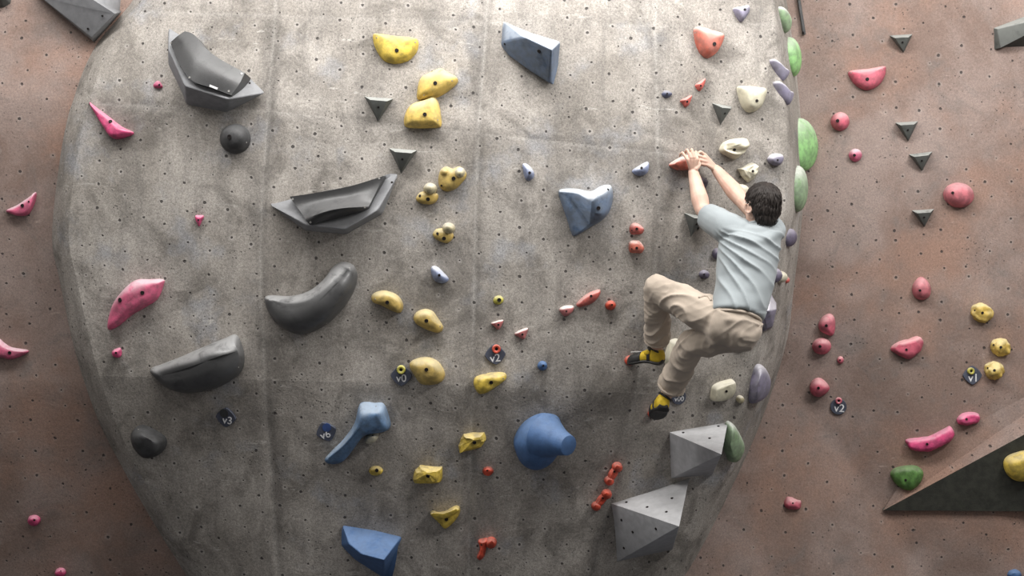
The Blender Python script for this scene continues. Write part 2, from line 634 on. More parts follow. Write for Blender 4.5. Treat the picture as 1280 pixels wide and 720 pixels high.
def nearest_on(spine, q):
    best = None
    if len(spine) == 1:
        return spine[0]
    for a, b in zip(spine, spine[1:]):
        av, bv = Vector(a[:2]), Vector(b[:2])
        ab = bv - av
        t = max(0, min(1, (q - av).dot(ab) / max(ab.length_squared, 1e-9)))
        c = av + ab * t
        d = (q - c).length
        if best is None or d < best[0]:
            best = (d, (c.x, c.y, lerp(a[2], b[2], t)))
    return best[1]


def dome_bm(bm, outline, spine, P, N, pr=1.0, ph=1.0, K=7, curve=True, per=4, amp=0.0, freq=14, rib=None, skirt=0.012, rmin=0.06, maxd=None, seed=0):
    pts = catmull(outline, per) if curve else linear(outline, per)
    sp = []
    for q in pts:
        sp.append(nearest_on(spine, q))
    if len(spine) > 1:                                  # soften the jump between spine feet
        n = len(sp)
        for _ in range(2):
            sp = [tuple((sp[i - 1][k] + 2 * sp[i][k] + sp[(i + 1) % n][k]) / 4 for k in range(3)) for i in range(n)]
    rings = []
    for k in range(-1, K + 1):
        ring = []
        for q, s in zip(pts, sp):
            B = on_plane(q.x, q.y, P, N, 0)
            A = on_plane(s[0], s[1], P, N, s[2]) - N * s[2]
            if k < 0:
                p = B - N * skirt
            else:
                a = k / K * math.pi / 2
                r = max(math.cos(a), 0) ** pr
                r = rmin + (1 - rmin) * r
                hh = s[2] * math.sin(a) ** ph
                if rib:
                    hh *= rib(q, s, k / K)
                p = A + (B - A) * r + N * hh
                if amp:
                    p = p + N * amp * noise.noise(p * freq + Vector((seed, 0, 0))) * min(1, k / 2) + (B - A).normalized() * amp * 0.6 * noise.noise(p * freq * 1.3 + Vector((9, seed, 0)))
            ring.append(bm.verts.new(p))
        rings.append(ring)
    n = len(pts)
    for a, b in zip(rings, rings[1:]):
        for i in range(n):
            bm.faces.new((a[i], a[(i + 1) % n], b[(i + 1) % n], b[i]))
    bm.faces.new(rings[-1])
    bm.faces.new(list(reversed(rings[0])))


def finish(name, bm, mat, P, flat=False, parent=None, angle=None):
    bmesh.ops.recalc_face_normals(bm, faces=bm.faces[:])
    off = P if parent is None else P
    for v in bm.verts:
        v.co -= off
    me = bpy.data.meshes.new(name)
    bm.to_mesh(me)
    bm.free()
    smooth(me, not flat, angle)
    o = link(name, me, mat)
    if parent is None:
        o.location = P
    else:
        o.parent = parent
        o.location = P - parent.location
    return o


def bvh_of(*objs):
    vs, ps = [], []
    for o in objs:
        off = o.location + (o.parent.location if o.parent else Vector((0, 0, 0)))
        b = len(vs)
        vs += [v.co + off for v in o.data.vertices]
        ps += [[b + i for i in p.vertices] for p in o.data.polygons]
    return BVHTree.FromPolygons(vs, ps)


def bolt_mesh():
    bm = bmesh.new()
    # a socket: outer collar, inner hexagonal recess
    n = 12
    def ring(r, z, k=n):
        return [bm.verts.new((r * math.cos(2 * math.pi * i / k), r * math.sin(2 * math.pi * i / k), z)) for i in range(k)]
    a, b, c, d = ring(1.0, -0.5), ring(1.0, 0.26), ring(0.66, 0.30), ring(0.60, 0.14)
    for p, q in ((a, b), (b, c), (c, d)):
        for i in range(n):
            bm.faces.new((p[i], p[(i + 1) % n], q[(i + 1) % n], q[i]))
    bm.faces.new(d)
    me = bpy.data.meshes.new('bolt')
    bm.to_mesh(me)
    bm.free()
    me.materials.append(M['bolt'])
    return me


BOLT = bolt_mesh()
SCREW = BOLT.copy()
SCREW.materials.clear()
SCREW.materials.append(M['screw'])


def put_bolt(hold, px, py, r=0.0085, bvh=None, me=None, name='bolt'):
    b = bvh or bvh_of(hold)
    loc, n = hit(px, py, b)
    if loc is None:
        return
    o = bpy.data.objects.new(name, me or BOLT)
    COL.objects.link(o)
    q = n.to_track_quat('Z', 'Y').to_matrix().to_4x4()
    r *= 1.3 if me is None else 1.0
    mw = Matrix.Translation(loc + n * 0.0012) @ q @ Matrix.Diagonal((r, r, r, 1))
    o.parent = hold
    o.matrix_local = Matrix.Translation(-hold.location) @ mw
    return o


HOLDS = {}


def hold(label, mat, outline, spine, bolts=(), screws=(), name='climbing_hold', group=None, on=None, flat=False, cat='hold', br=0.0085, **kw):
    if not isinstance(spine, list):
        spine = [spine]
    cx = sum(p[0] for p in outline) / len(outline)
    cy = sum(p[1] for p in outline) / len(outline)
    P, N = hit(cx, cy, on)
    bm = bmesh.new()
    dome_bm(bm, outline, spine, P, N, **kw)
    o = finish(name, bm, M[mat], P, flat)
    tag(o, label, cat, group)
    bv = bvh_of(o) if bolts or screws else None
    for b in bolts:
        put_bolt(o, b[0], b[1], b[2] if len(b) > 2 else br, bv)
    for b in screws:
        put_bolt(o, b[0], b[1], 0.004, bv, SCREW, 'screw')
    o['nx'], o['ny'], o['nz'] = N
    return o


def knob(parent, mat, outline, spine, name='knob', label=None, **kw):
    N = Vector((parent['nx'], parent['ny'], parent['nz']))
    P = parent.location.copy()
    bm = bmesh.new()
    dome_bm(bm, outline, spine if isinstance(spine, list) else [spine], P, N, **kw)
    o = finish(name, bm, M[mat], P, parent=parent)
    if label:
        o['label'] = label
    return o


def poly(label, mat, verts, faces, ref=None, bevel=0.006, segs=2, name='wall_volume', cat='volume', group=None, mats=None, subsurf=0, on=None, flat=True, per_vert=True, angle=35):
    """a faceted body: verts are (px, py, height over the wall)"""
    if ref is None:
        b = [v for v in verts if v[2] <= 0.001] or verts
        ref = (sum(v[0] for v in b) / len(b), sum(v[1] for v in b) / len(b))
    P, N = hit(ref[0], ref[1], on)
    bm = bmesh.new()
    vs = []
    for v in verts:
        if v[2] <= 0.001:
            p = None
            if per_vert and on is None:
                p, _ = hit(v[0], v[1])
            if p is None or (p - P).length > 1.2:
                p = on_plane(v[0], v[1], P, N, 0)
            p = p - N * (0.02 - v[2]) if v[2] <= 0 else p
        else:
            p = on_plane(v[0], v[1], P, N, v[2])
        vs.append(bm.verts.new(p))
    for f in faces:
        bm.faces.new([vs[i] for i in f])
    edges = [e for e in bm.edges if e.is_boundary]
    if edges:
        bmesh.ops.holes_fill(bm, edges=edges, sides=0)
    bmesh.ops.recalc_face_normals(bm, faces=bm.faces[:])
    if bevel:
        bmesh.ops.bevel(bm, geom=bm.edges[:], offset=bevel, segments=segs, profile=0.6, affect='EDGES', clamp_overlap=True)
    o = finish(name, bm, M[mat], P, False, angle=angle)
    tag(o, label, cat, group)
    o['nx'], o['ny'], o['nz'] = N
    return o


def bolts_on(o, pts, r=0.0085):
    bv = bvh_of(o)
    for p in pts:
        put_bolt(o, p[0], p[1], p[2] if len(p) > 2 else r, bv)
    return o


# ------------------------------------------------------------------ volumes
GV = 'plywood volumes'
v = poly('large v-shaped grey volume under the ribbed black plate, upper left of boulder', 'grey_vol',
         [(209, 25, 0), (246, 50, 0), (304, 88, 0), (333, 116, 0.015), (210, 60, .07), (231, 107, .17), (285, 124, .16), (209, 85, 0), (232, 132, 0), (281, 141, 0)],
         [(0, 4, 5, 1), (1, 5, 6, 2), (2, 6, 3), (4, 0, 7), (4, 7, 8, 5), (5, 8, 9, 6), (6, 9, 3)], group=GV, bevel=.014, segs=3)
vol1 = v
bolts_on(v, [(312, 104), (327, 110), (222, 40)], 0.005)
v = poly('wide grey boat-shaped volume carrying a flared black plate, left of centre', 'grey_vol',
         [(335, 252, 0), (362, 244, 0), (430, 228, 0), (482, 216, 0), (499, 216, .01), (337, 258, .04), (384, 282, .15), (431, 287, .17), (472, 263, .14), (380, 289, 0), (432, 294, 0), (478, 268, 0)],
         [(0, 5, 6, 1), (1, 6, 7, 2), (2, 7, 8, 3), (3, 8, 4), (5, 0, 9, 6), (6, 9, 10, 7), (7, 10, 11, 8), (8, 11, 4)], group=GV, bevel=.014, segs=3)
vol2 = v
bolts_on(v, [(352, 250), (490, 228)], 0.005)


def cat1(pts, n):
    out = []
    m = len(pts)
    for i in range(n + 1):
        t = i / n * (m - 1)
        k = min(int(t), m - 2)
        t -= k
        p0, p1, p2, p3 = (Vector(pts[max(0, min(m - 1, k + d))]) for d in (-1, 0, 1, 2))
        out.append(0.5 * ((2 * p1) + (p2 - p0) * t + (2 * p0 - 5 * p1 + 4 * p2 - p3) * t * t + (3 * p1 - p0 - 3 * p2 + p3) * t ** 3))
    return out


def plate(label, rows, on_ref, screws, group, strap, sink):
    """a thin curved moulded shell given by a few lines (px, py, height) from its top edge to its bottom edge"""
    P, N = hit(*on_ref)
    nu, nv = 22, 14
    rr = [cat1(r, nu) for r in rows]
    grid = [[None] * (nu + 1) for _ in range(nv + 1)]
    bm = bmesh.new()
    for i in range(nu + 1):
        colv = cat1([r[i] for r in rr], nv)
        for j in range(nv + 1):
            q = colv[j]
            grid[j][i] = bm.verts.new(on_plane(q[0], q[1], P, N, q[2]))
    for j in range(nv):
        for i in range(nu):
            bm.faces.new((grid[j][i], grid[j][i + 1], grid[j + 1][i + 1], grid[j + 1][i]))
    loop = grid[0][:] + [grid[j][nu] for j in range(1, nv + 1)] + grid[nv][nu - 1::-1] + [grid[j][0] for j in range(nv - 1, 0, -1)]
    low = [bm.verts.new(q.co - N * sink) for q in loop]
    n = len(loop)
    for i in range(n):
        bm.faces.new((loop[i], loop[(i + 1) % n], low[(i + 1) % n], low[i]))
    bm.faces.new(low)
    o = finish('climbing_hold', bm, M['black'], P, False, angle=42)
    tag(o, label, 'hold', group)
    bv = bvh_of(o)
    for sc in screws:
        put_bolt(o, sc[0], sc[1], 0.006, bv, SCREW, 'screw')
    a, b = strap
    pa, n = hit(a[0], a[1], bv)
    pb, _ = hit(b[0], b[1], bv)
    if pa and pb:
        d = (pb - pa).normalized()
        sd = n.cross(d).normalized() * 0.006
        bm = bmesh.new()
        q = []
        for hgt in (0.0, 0.003):
            q += [bm.verts.new(x + n * (hgt + 0.001)) for x in (pa - sd, pb - sd, pb + sd, pa + sd)]
        for f in ((0, 1, 2, 3), (4, 5, 6, 7), (0, 1, 5, 4), (1, 2, 6, 5), (2, 3, 7, 6), (3, 0, 4, 7)):
            bm.faces.new([q[i] for i in f])
        st = finish('sticker', bm, M['white'], pa, True, parent=o)
        st['label'] = 'narrow white sticker'
    return o


BG = 'black holds'
plate('black curved plate with white sticker screwed inside the v-shaped grey volume',
      [[(231, 39, .10), (242, 43, .12), (254, 57, .15), (272, 72, .15), (306, 91, .12)],
       [(222, 45, .10), (236, 64, .155), (250, 80, .185), (275, 94, .18), (299, 105, .15)],
       [(213, 53, .075), (223, 78, .14), (239, 100, .185), (262, 109, .185), (289, 119, .165)]],
      (262, 90), [(214, 54), (302, 92), (286, 114), (237, 97)], BG, ((262, 107), (272, 111)), .12)
plate('flared black plate with white sticker screwed onto the boat-shaped grey volume',
      [[(362, 246, .09), (400, 240, .11), (440, 232, .11), (479, 220, .09)],
       [(370, 257, .10), (404, 250, .115), (440, 244, .115), (474, 232, .10)],
       [(379, 270, .145), (404, 261, .17), (430, 256, .175), (464, 252, .14)],
       [(382, 275, .17), (405, 266, .22), (429, 261, .235), (460, 259, .18)],
       [(387, 281, .17), (408, 276, .16), (430, 270, .15), (456, 263, .15)]],
      (420, 255), [(366, 249), (474, 223), (456, 259), (388, 278)], BG, ((371, 259), (377, 267)), .09)

v = poly('grey box volume cut by the top frame edge above the left brown wall', 'grey_vol',
         [(28, -22, 0), (117, 53, 0), (151, 14, 0), (158, -60, 0), (60, -60, 0), (112, -3, .24), (144, 17, .20), (114, 47, .10), (50, -4, .10)],
         [(8, 5, 6, 7), (0, 8, 7, 1), (1, 7, 6, 2), (5, 3, 2, 6), (4, 3, 5), (4, 5, 8, 0)], ref=(110, 20), per_vert=False, group=GV)
bolts_on(v, [(110, 36), (128, 20)], 0.005)
poly('dark grey volume corner at the very top left on the brown wall', 'grey_dark',
     [(-30, -30, 0), (20, -30, 0), (14, 5, 0), (4, 11, 0), (-30, 12, 0), (0, -8, .12)],
     [(0, 1, 5), (1, 2, 5), (2, 3, 5), (3, 4, 5), (4, 0, 5)], group=GV)
v = poly('pale grey pyramid volume, larger and lower of the two beneath the climber', 'grey_light',
         [(762, 630, 0), (864, 597, 0), (770, 706, 0), (849, 658, .50), (842, 690, 0)],
         [(0, 1, 3), (0, 3, 2), (1, 4, 3), (2, 3, 4)], bevel=0.004, group=GV)
bolts_on(v, [(840, 623), (809, 634), (833, 640), (777, 650), (791, 665), (820, 661), (780, 685), (783, 628)], 0.006)
v = poly('grey pyramid volume, smaller and upper of the two beneath the climber', 'grey_light',
         [(836, 541, 0), (912, 528, 0), (838, 601, 0), (902, 568, .46), (892, 596, 0)],
         [(0, 1, 3), (0, 3, 2), (1, 4, 3), (2, 3, 4)], bevel=0.004, group=GV)
bolts_on(v, [(854, 541), (887, 548), (898, 533)], 0.006)
v = poly('dark grey wedge volume cut by the right frame edge near the top', 'grey_dark',
         [(1241, 34, 0), (1340, -4, 0), (1241, 62, 0), (1340, 60, 0), (1251, 60, .05), (1340, 14, .22), (1246, 36, .03)],
         [(0, 6, 5, 1), (6, 4, 5), (0, 2, 4, 6), (2, 3, 5, 4), (1, 5, 3)], group=GV)

TRI = 'small triangular wooden volumes'
for lab, A, B, C, tilt in (
        ('small grey triangle volume beside the lower of the two lobed yellow holds', (453, 119), (493, 122), (472, 154), 0),
        ('small grey triangle volume touching the tip of the boat-shaped volume', (484, 184), (523, 187), (501, 219), 0),
        ('grey triangle volume left of the smooth beige hold', (889, 127), (917, 132), (901, 158), 3),
        ('dark grey triangle volume just left of the climber\'s sleeve', (854, 265), (882, 270), (864, 298), 3),
        ('topmost dark triangle volume on the right brown wall', (1111, 43), (1143, 41), (1130, 67), 0),
        ('dark triangle volume second from top on the right brown wall', (1118, 152), (1150, 150), (1136, 178), 0),
        ('dark triangle volume third from top on the right brown wall', (1135, 192), (1168, 188), (1153, 215), 0),
        ('lowest dark triangle volume on the right brown wall, left of the big rose ball', (1139, 262), (1170, 260), (1156, 285), 0)):
    cx, cy = (A[0] + B[0] + C[0]) / 3, (A[1] + B[1] + C[1]) / 3
    top = [(lerp(A[0], B[0], q), lerp(A[1], B[1], q) + 5.0, .08) for q in (.24, .78)] + [(lerp(cx, C[0], 0.85), lerp(cy, C[1], 0.85), .022)]
    if tilt:
        top = [(lerp(A[0], B[0], .50), lerp(A[1], B[1], .50) + 5, .09), (lerp(A[0], B[0], .90), lerp(A[1], B[1], .90) + 4, .06), (lerp(cx, C[0], .85), lerp(cy, C[1], .85), .02)]
    vv = [A + (0,), B + (0,), C + (0,)] + top
    v = poly(lab, 'grey_dark', vv, [(0, 1, 4, 3), (1, 2, 5, 4), (2, 0, 3, 5), (3, 4, 5)], bevel=0.004, group=TRI)
    bolts_on(v, [((top[0][0] + top[1][0] + top[2][0]) / 3, (top[0][1] + top[1][1] + top[2][1]) / 3)], 0.005)

# big dark overhang at the lower right
over = link('wall_volume', None)
over.empty_display_size = 0.2
P0, N0 = hit(1200, 600)
over.location = P0
tag(over, 'big overhanging brown volume with a dark underside in the lower right corner', 'volume')


def facet(name, verts, mat, parent, thick=0.02):
    bm = bmesh.new()
    vs = [bm.verts.new(on_plane(a, b, P0, N0, h) - (N0 * 0.02 if h == 0 else Vector())) for a, b, h in verts]
    bm.faces.new(vs)
    bmesh.ops.recalc_face_normals(bm, faces=bm.faces[:])
    f0 = bm.faces[:][0]
    n = f0.normal.copy()
    if n.dot(CAMV - vs[0].co) < 0:
        n = -n
    r = bmesh.ops.extrude_face_region(bm, geom=bm.faces[:])
    for g in r['geom']:
        if isinstance(g, bmesh.types.BMVert):
            g.co -= n * thick
    me_o = finish(name, bm, M[mat], P0, True, parent=parent)
    uvl = me_o.data.uv_layers.new(name='UVMap')
    for lp in me_o.data.loops:
        c = me_o.data.vertices[lp.vertex_index].co + P0
        uvl.data[lp.index].uv = (c.x, c.z)
    return me_o


facet('upper_panel', [(1104, 638, .02), (1150, 566, 0), (1420, 424, 0), (1420, 468, .19)], 'brown', over)
lowp = facet('lower_panel', [(1104, 638, .02), (1420, 468, .19), (1420, 640, .035)], 'underside_shade', over, .06)
lowp['label'] = 'green-grey underside panel with painted-in shade'
over_bvh = bvh_of(lowp)

# ------------------------------------------------------------------ blue macros
BL = 'blue holds'
v = poly('slate blue wedge hold with a chalky top ledge near the top centre', 'blue_grey',
         [(628, 25, 0), (664, 39, 0), (701, 50, 0), (699, 82, 0), (692, 107, .02), (656, 85, .02), (636, 70, .02), (625, 56, 0), (625, 38, 0),
          (633, 27, .04), (656, 46, .19), (690, 62, .26), (686, 103, .05), (630, 52, .06)],
         [(0, 9, 10, 1), (1, 10, 11, 2), (2, 11, 12, 4, 3), (10, 13, 6, 5), (10, 5, 12, 11), (12, 5, 4), (9, 13, 10), (13, 7, 6), (9, 8, 7, 13), (0, 8, 9)],
         name='climbing_hold', cat='hold', bevel=0.012, segs=3, group=BL, angle=60)
bolts_on(v, [(674, 64), (631, 55, .005)])
v = poly('blue wedge hold with a flat top ledge cut by the bottom frame edge', 'blue',
         [(428, 656, 0), (465, 661, 0), (503, 671, 0), (500, 724, 0), (478, 722, .02), (444, 700, .02), (425, 684, 0), (425, 668, 0),
          (430, 661, .04), (436, 680, .13), (452, 693, .20), (480, 700, .28)],
         [(0, 8, 9, 1), (1, 9, 10), (1, 10, 11, 2), (2, 11, 4, 3), (11, 10, 5, 4), (10, 9, 6, 5), (9, 8, 7, 6), (0, 7, 8)],
         name='climbing_hold', cat='hold', bevel=0.012, segs=3, group=BL, angle=60)
v = hold('large blue two-lobed hold with a chalky scooped face, centre right', 'blue_worn',
         [(698, 240), (704, 236), (722, 236), (738, 239), (750, 233), (758, 231), (764, 233), (766, 246), (762, 263), (752, 275), (736, 285), (719, 295), (714, 291), (708, 272), (702, 255)],
         [(700, 241, .05), (722, 243, .14), (738, 254, .2), (743, 266, .19), (738, 278, .1)], [(748, 260), (760, 237, .005)], group=BL, pr=.75, ph=1.1, K=9, per=5)
knob(v, 'blue_chalk', [(752, 233), (758, 231), (764, 233), (766, 246), (762, 263), (752, 275), (741, 281), (741, 268), (743, 256), (745, 243)],
     [(756, 240, .05), (748, 262, .09)], 'lobe', 'smooth clean blue lobe')
v = hold('blue funnel-shaped hold with a round flat-ended spout, lower centre', 'blue',
         [(642, 556), (645, 541), (654, 528), (668, 519), (682, 516), (698, 521), (703, 540), (698, 562), (686, 578), (668, 585), (651, 577)],
         (678, 548, .19), group=BL, pr=.9, K=9, screws=[(675, 563)])
# its spout
Ps, Ns = v.location.copy(), Vector((v['nx'], v['ny'], v['nz']))
a0, a1 = on_plane(681, 546, Ps, Ns, .10), on_plane(711, 557, Ps, Ns, .27)


def tube_bm(bm, pts, rads, seg=18, flat_end=True):
    rings = []
    up = Vector((0.13, 0.2, 1)).normalized()
    for i, p in enumerate(pts):
        d = (pts[min(i + 1, len(pts) - 1)] - pts[max(i - 1, 0)]).normalized()
        x = d.cross(up).normalized()
        y = x.cross(d).normalized()
        r = rads[i]
        rings.append([bm.verts.new(p + (x * math.cos(2 * math.pi * k / seg) + y * math.sin(2 * math.pi * k / seg)) * r) for k in range(seg)])
    for a, b in zip(rings, rings[1:]):
        for k in range(seg):
            bm.faces.new((a[k], a[(k + 1) % seg], b[(k + 1) % seg], b[k]))
    bm.faces.new(rings[0][::-1])
    bm.faces.new(rings[-1])


bm = bmesh.new()
dd = (a1 - a0)
tube_bm(bm, [a0, a0 + dd * .3, a0 + dd * .6, a0 + dd * .94, a0 + dd * .985, a1], [.135, .105, .078, .060, .058, .052], 26)
finish('spout', bm, M['blue'], Ps, parent=v, angle=40)
v = hold('blue horn-shaped hold with a chalky arm reaching down left, beside the v6 tag', 'blue_chalk',
         [(449, 506), (457, 502), (468, 503), (480, 504), (487, 522), (488, 533), (478, 538), (459, 540), (450, 549), (438, 566), (427, 577), (413, 579), (406, 574), (416, 562), (430, 548), (443, 529)],
         [(470, 520, .14), (456, 526, .15), (442, 545, .13), (425, 564, .09), (414, 572, .05)], group=BL, pr=.7, K=8, screws=[(470, 508)])
hold('small pale hold tucked under the blue horn-shaped hold', 'beige', E(465, 546, 9.5, 6.2, -32), (466, 546, .10), [(466, 545, .005)], name='foot_hold')
hold('small pale blue drop-shaped hold above the worn yellow slopers', 'pale_blue', [(539, 334), (546, 333), (555, 341), (561, 349), (555, 354), (545, 352), (540, 345)], (549, 344, .05), [(549, 344, .006)], group=BL)
hold('tall pale blue teardrop hold right of the yellow double hold', 'pale_blue', [(653, 206), (659, 205), (667, 214), (667, 222), (661, 226), (656, 222)], (661, 216, .055), [(662, 216, .006)], group=BL)
hold('pale blue pointed hold left of the climber\'s hands', 'pale_blue', [(790, 214), (799, 207), (809, 202), (811, 208), (808, 217), (798, 220)], (805, 211, .06), [(802, 210, .006)], group=BL)
hold('tiny blue foothold right of the v2 tag', 'blue', E(678, 457, 6.2, 6), (678, 456, .04), [(679, 457, .005)], name='foot_hold', group=BL, amp=.004, freq=40)
hold('small dark slate hold left of the small red triangles', 'navy', [(827, 117), (832, 113), (840, 117), (836, 122), (830, 122)], (833, 117, .035), [(834, 117, .004)], group=BL)

# ------------------------------------------------------------------ black holds
hold('round black ball hold below the v-shaped volume', 'black_matte', E(294.5, 173.5, 19, 18.8, n=12), (296, 171, .105), [(287, 171, .010)], [(308, 178)], group=BG)
hold('long black banana-shaped sloper curving up to the right', 'black_gloss',
     [(331, 374), (338, 369), (362, 370), (385, 364), (404, 350), (417, 333), (429, 327), (442, 331), (447, 345), (442, 365), (427, 388), (404, 408), (376, 418), (352, 408), (338, 394)],
     [(343, 378, .08), (370, 388, .14), (400, 375, .16), (422, 353, .14), (434, 338, .08)], (), [(335, 374), (437, 335), (408, 404)], group=BG, pr=.85, K=9)
hold('long black wedge sloper with a bright chalked ridge, left side of boulder', 'black_gloss',
     [(189, 461), (205, 454), (228, 445), (253, 434), (280, 423), (294, 418), (301, 427), (306, 448), (299, 468), (270, 485), (237, 491), (214, 486), (198, 474)],
     [(205, 470, .09), (240, 459, .17), (280, 444, .18), (297, 440, .10)], (), [(191, 463), (298, 459)], group=BG, pr=.9, K=9)
hold('black lumpy sloper near the left edge of the boulder', 'black_matte',
     [(166, 540), (173, 532), (184, 532), (206, 545), (208, 557), (200, 567), (183, 570), (169, 556)], (187, 549, .13), (), [(173, 537)], group=BG, pr=.75)

# ------------------------------------------------------------------ yellow holds
YG = 'yellow holds'
hold('yellow half-moon hold with a flat top edge, highest of the yellow holds', 'yellow', [(466, 45), (473, 43), (495, 46), (517, 48), (523, 52), (521, 65), (511, 76), (495, 80), (480, 76), (470, 62)], (496, 56, .07), [(496, 63)], [(471, 47), (519, 53)], group=YG, pr=.6, amp=.003, freq=30)
hold('pale yellow lobed sloper leaning right, upper of the touching pair', 'yellow_chalk', [(521, 119), (525, 99), (538, 91), (551, 86), (560, 91), (571, 97), (571, 105), (553, 119), (536, 125), (524, 125)], (546, 102, .09), [(544, 104)], [(530, 119), (565, 101)], group=YG, pr=.7)
hold('pale yellow humped sloper with a flat bottom, lower of the touching pair', 'yellow_chalk', [(505, 154), (508, 139), (516, 130), (531, 125), (542, 121), (548, 128), (551, 142), (552, 156), (546, 160), (512, 160)], (532, 143, .09), [(531, 143)], [(547, 150)], group=YG, pr=.65)
v = hold('yellow two-bump hold with a thumb dish, upper right of the knobbed pair', 'yellow_old', [(548, 222), (551, 212), (558, 208), (566, 211), (574, 208), (582, 214), (583, 221), (577, 229), (568, 237), (556, 239), (549, 232)], (565, 223, .05), [(567, 223), (552, 232, .005)], group=YG, pr=.7)
knob(v, 'pale_knob', E(575, 216, 7, 7), (575, 216, .085), 'knob', 'pale rounded bump')
knob(v, 'yellow_old', E(556, 216, 6, 6), (556, 215, .06), 'knob')
v = hold('yellow hold with a pale round knob, larger of the two knobbed ones', 'yellow_old', [(520, 247), (526, 240), (537, 240), (547, 242), (547, 249), (541, 255), (529, 255), (522, 252)], (534, 247, .05), [(535, 249), (525, 245, .006)], group=YG, pr=.7)
knob(v, 'pale_knob', E(538, 236, 8.6, 7.6, 10), (538, 235, .10), 'knob', 'pale chalky knob', pr=.8)
v = hold('yellow hold with a pale round knob, lower of the two knobbed ones', 'yellow_old', [(541, 292), (546, 286), (556, 286), (566, 291), (566, 298), (559, 304), (549, 301), (543, 297)], (554, 295, .05), [(555, 298), (547, 292, .006)], group=YG, pr=.7)
knob(v, 'pale_knob', E(561, 285, 8, 7, 10), (561, 284, .10), 'knob', 'pale chalky knob', pr=.8)
hold('worn yellow kidney-shaped sloper right of the banana sloper', 'yellow_old', [(464, 372), (468, 366), (480, 363), (494, 367), (502, 375), (504, 384), (500, 391), (490, 388), (476, 381), (467, 378)], (487, 374, .07), [(484, 378)], [(469, 374)], group=YG, pr=.7)
hold('worn yellow pear-shaped sloper pointing down right, middle of its trio', 'yellow_old', [(517, 396), (522, 389), (532, 386), (541, 389), (547, 397), (554, 408), (551, 415), (543, 415), (532, 411), (520, 404)], (533, 398, .08), [(533, 401)], [(550, 408)], group=YG, pr=.7)
hold('large worn yellow egg-shaped sloper beside the v0 tag', 'yellow_old', [(512, 456), (518, 449), (534, 446), (548, 452), (556, 465), (554, 475), (545, 480), (528, 480), (519, 470)], (537, 461, .10), [(533, 462)], group=YG, pr=.75)
hold('bright yellow oblong rock hold below the v2 tag', 'yellow', [(593, 473), (607, 467), (622, 465), (632, 467), (632, 474), (620, 483), (607, 491), (596, 489)], (611, 476, .075), [(614, 478)], [(629, 473)], group=YG, pr=.6, amp=.008, freq=24)


def rock(lab, mat, outline, apex, bolts, seed, group=YG, amp=.014, name='climbing_hold'):
    return hold(lab, mat, outline, apex, bolts, group=group, flat=True, per=2, K=4, pr=.55, amp=amp, freq=26, seed=seed, curve=False, name=name)


rock('yellow faceted rock hold left of the blue funnel hold', 'yellow', [(573, 556), (576, 547), (579, 541), (592, 541), (606, 539), (608, 548), (602, 558), (590, 561), (575, 564)], (592, 550, .07), [(593, 553)], 3)
rock('yellow faceted rock hold with a squared right end above the yellow crescent', 'yellow', [(516, 597), (519, 587), (525, 581), (540, 583), (553, 583), (553, 595), (551, 602), (538, 603), (519, 602)], (535, 591, .07), [(535, 595)], 8)
hold('small yellow oval foothold left of the squared yellow rock hold', 'yellow', E(470, 588, 8.8, 5.8), (470, 588, .04), [(471, 588, .008)], name='foot_hold', group=YG, pr=.7)
v = hold('yellow crescent jug hold, lowest of the yellow holds', 'yellow', [(538, 642), (541, 638), (548, 640), (558, 638), (568, 632), (574, 633), (575, 640), (570, 649), (563, 656), (556, 660), (550, 654), (544, 648)], (558, 650, .045), [(558, 649)], group=YG, pr=.6)
knob(v, 'yellow', [(538, 641), (541, 638), (548, 640), (558, 638), (568, 632), (574, 633), (574, 637), (566, 642), (556, 646), (546, 646)], [(542, 641, .06), (556, 642, .075), (570, 636, .07)], 'lip', pr=.8)
hold('tiny lime yellow ring foothold above the chalked red chips', 'lime', E(623, 375, 6.6, 5.6, -15), (624, 375, .03), [(624, 375, .009)], name='foot_hold', group=YG, pr=.7)
for lab, c, r in (('mottled yellow pocketed hold, topmost of three on the right wall', (1227, 391), (14, 12)), ('mottled yellow pocketed hold, middle of three on the right wall', (1250, 434), (13, 11)), ('mottled yellow pocketed hold right of the v1 tag', (1242, 463), (12, 11.5))):
    v = hold(lab, 'yellow_chalk', E(c[0], c[1], r[0], r[1], 20), (c[0], c[1] - 1, .07), [(c[0] + 1, c[1], .0065), (c[0] - r[0] * .6, c[1] - 3, .0045)], group=YG, pr=.7, amp=.020, freq=26, per=6, K=9, seed=c[0])
# the yellow hold on the overhang
hold('yellow egg-shaped hold on the dark overhang, cut by the right frame edge', 'yellow', [(1254, 579), (1258, 571), (1268, 566), (1284, 563), (1296, 570), (1297, 588), (1286, 599), (1270, 600), (1258, 592)], (1275, 582, .09), on=over_bvh, group=YG, pr=.8)

# ------------------------------------------------------------------ pink, rose and red holds
PK = 'pink holds'
hold('pink wing-shaped hold with its point up left, top left of boulder', 'pink', [(112, 128), (119, 133), (138, 147), (154, 159), (168, 166), (158, 172), (146, 174), (138, 170), (131, 160), (122, 146)], [(128, 148, .04), (145, 162, .07)], [(138, 152, .008)], group=PK, pr=.6)
hold('tiny pink triangular foothold left of the v-shaped volume', 'pink', [(192, 106), (198, 101), (203, 107), (202, 110), (194, 110)], (198, 106, .03), [(199, 106, .004)], name='foot_hold', group=PK)
hold('tiny pink pointed foothold left of the boat-shaped volume', 'pink', [(244, 270), (249, 269), (255, 270), (252, 277), (249, 283), (246, 278)], (249, 274, .03), [(248, 275, .004)], name='foot_hold', group=PK)
hold('large chalky pink leaf-shaped hold on the left of the boulder', 'pink_chalk', [(137, 412), (136, 402), (142, 380), (155, 362), (170, 350), (186, 349), (204, 349), (205, 356), (197, 374), (182, 384), (165, 394), (148, 408)], [(146, 396, .07), (166, 370, .10), (192, 357, .07)], [(150, 375, .010), (178, 366, .009)], group=PK, pr=.7, K=8)
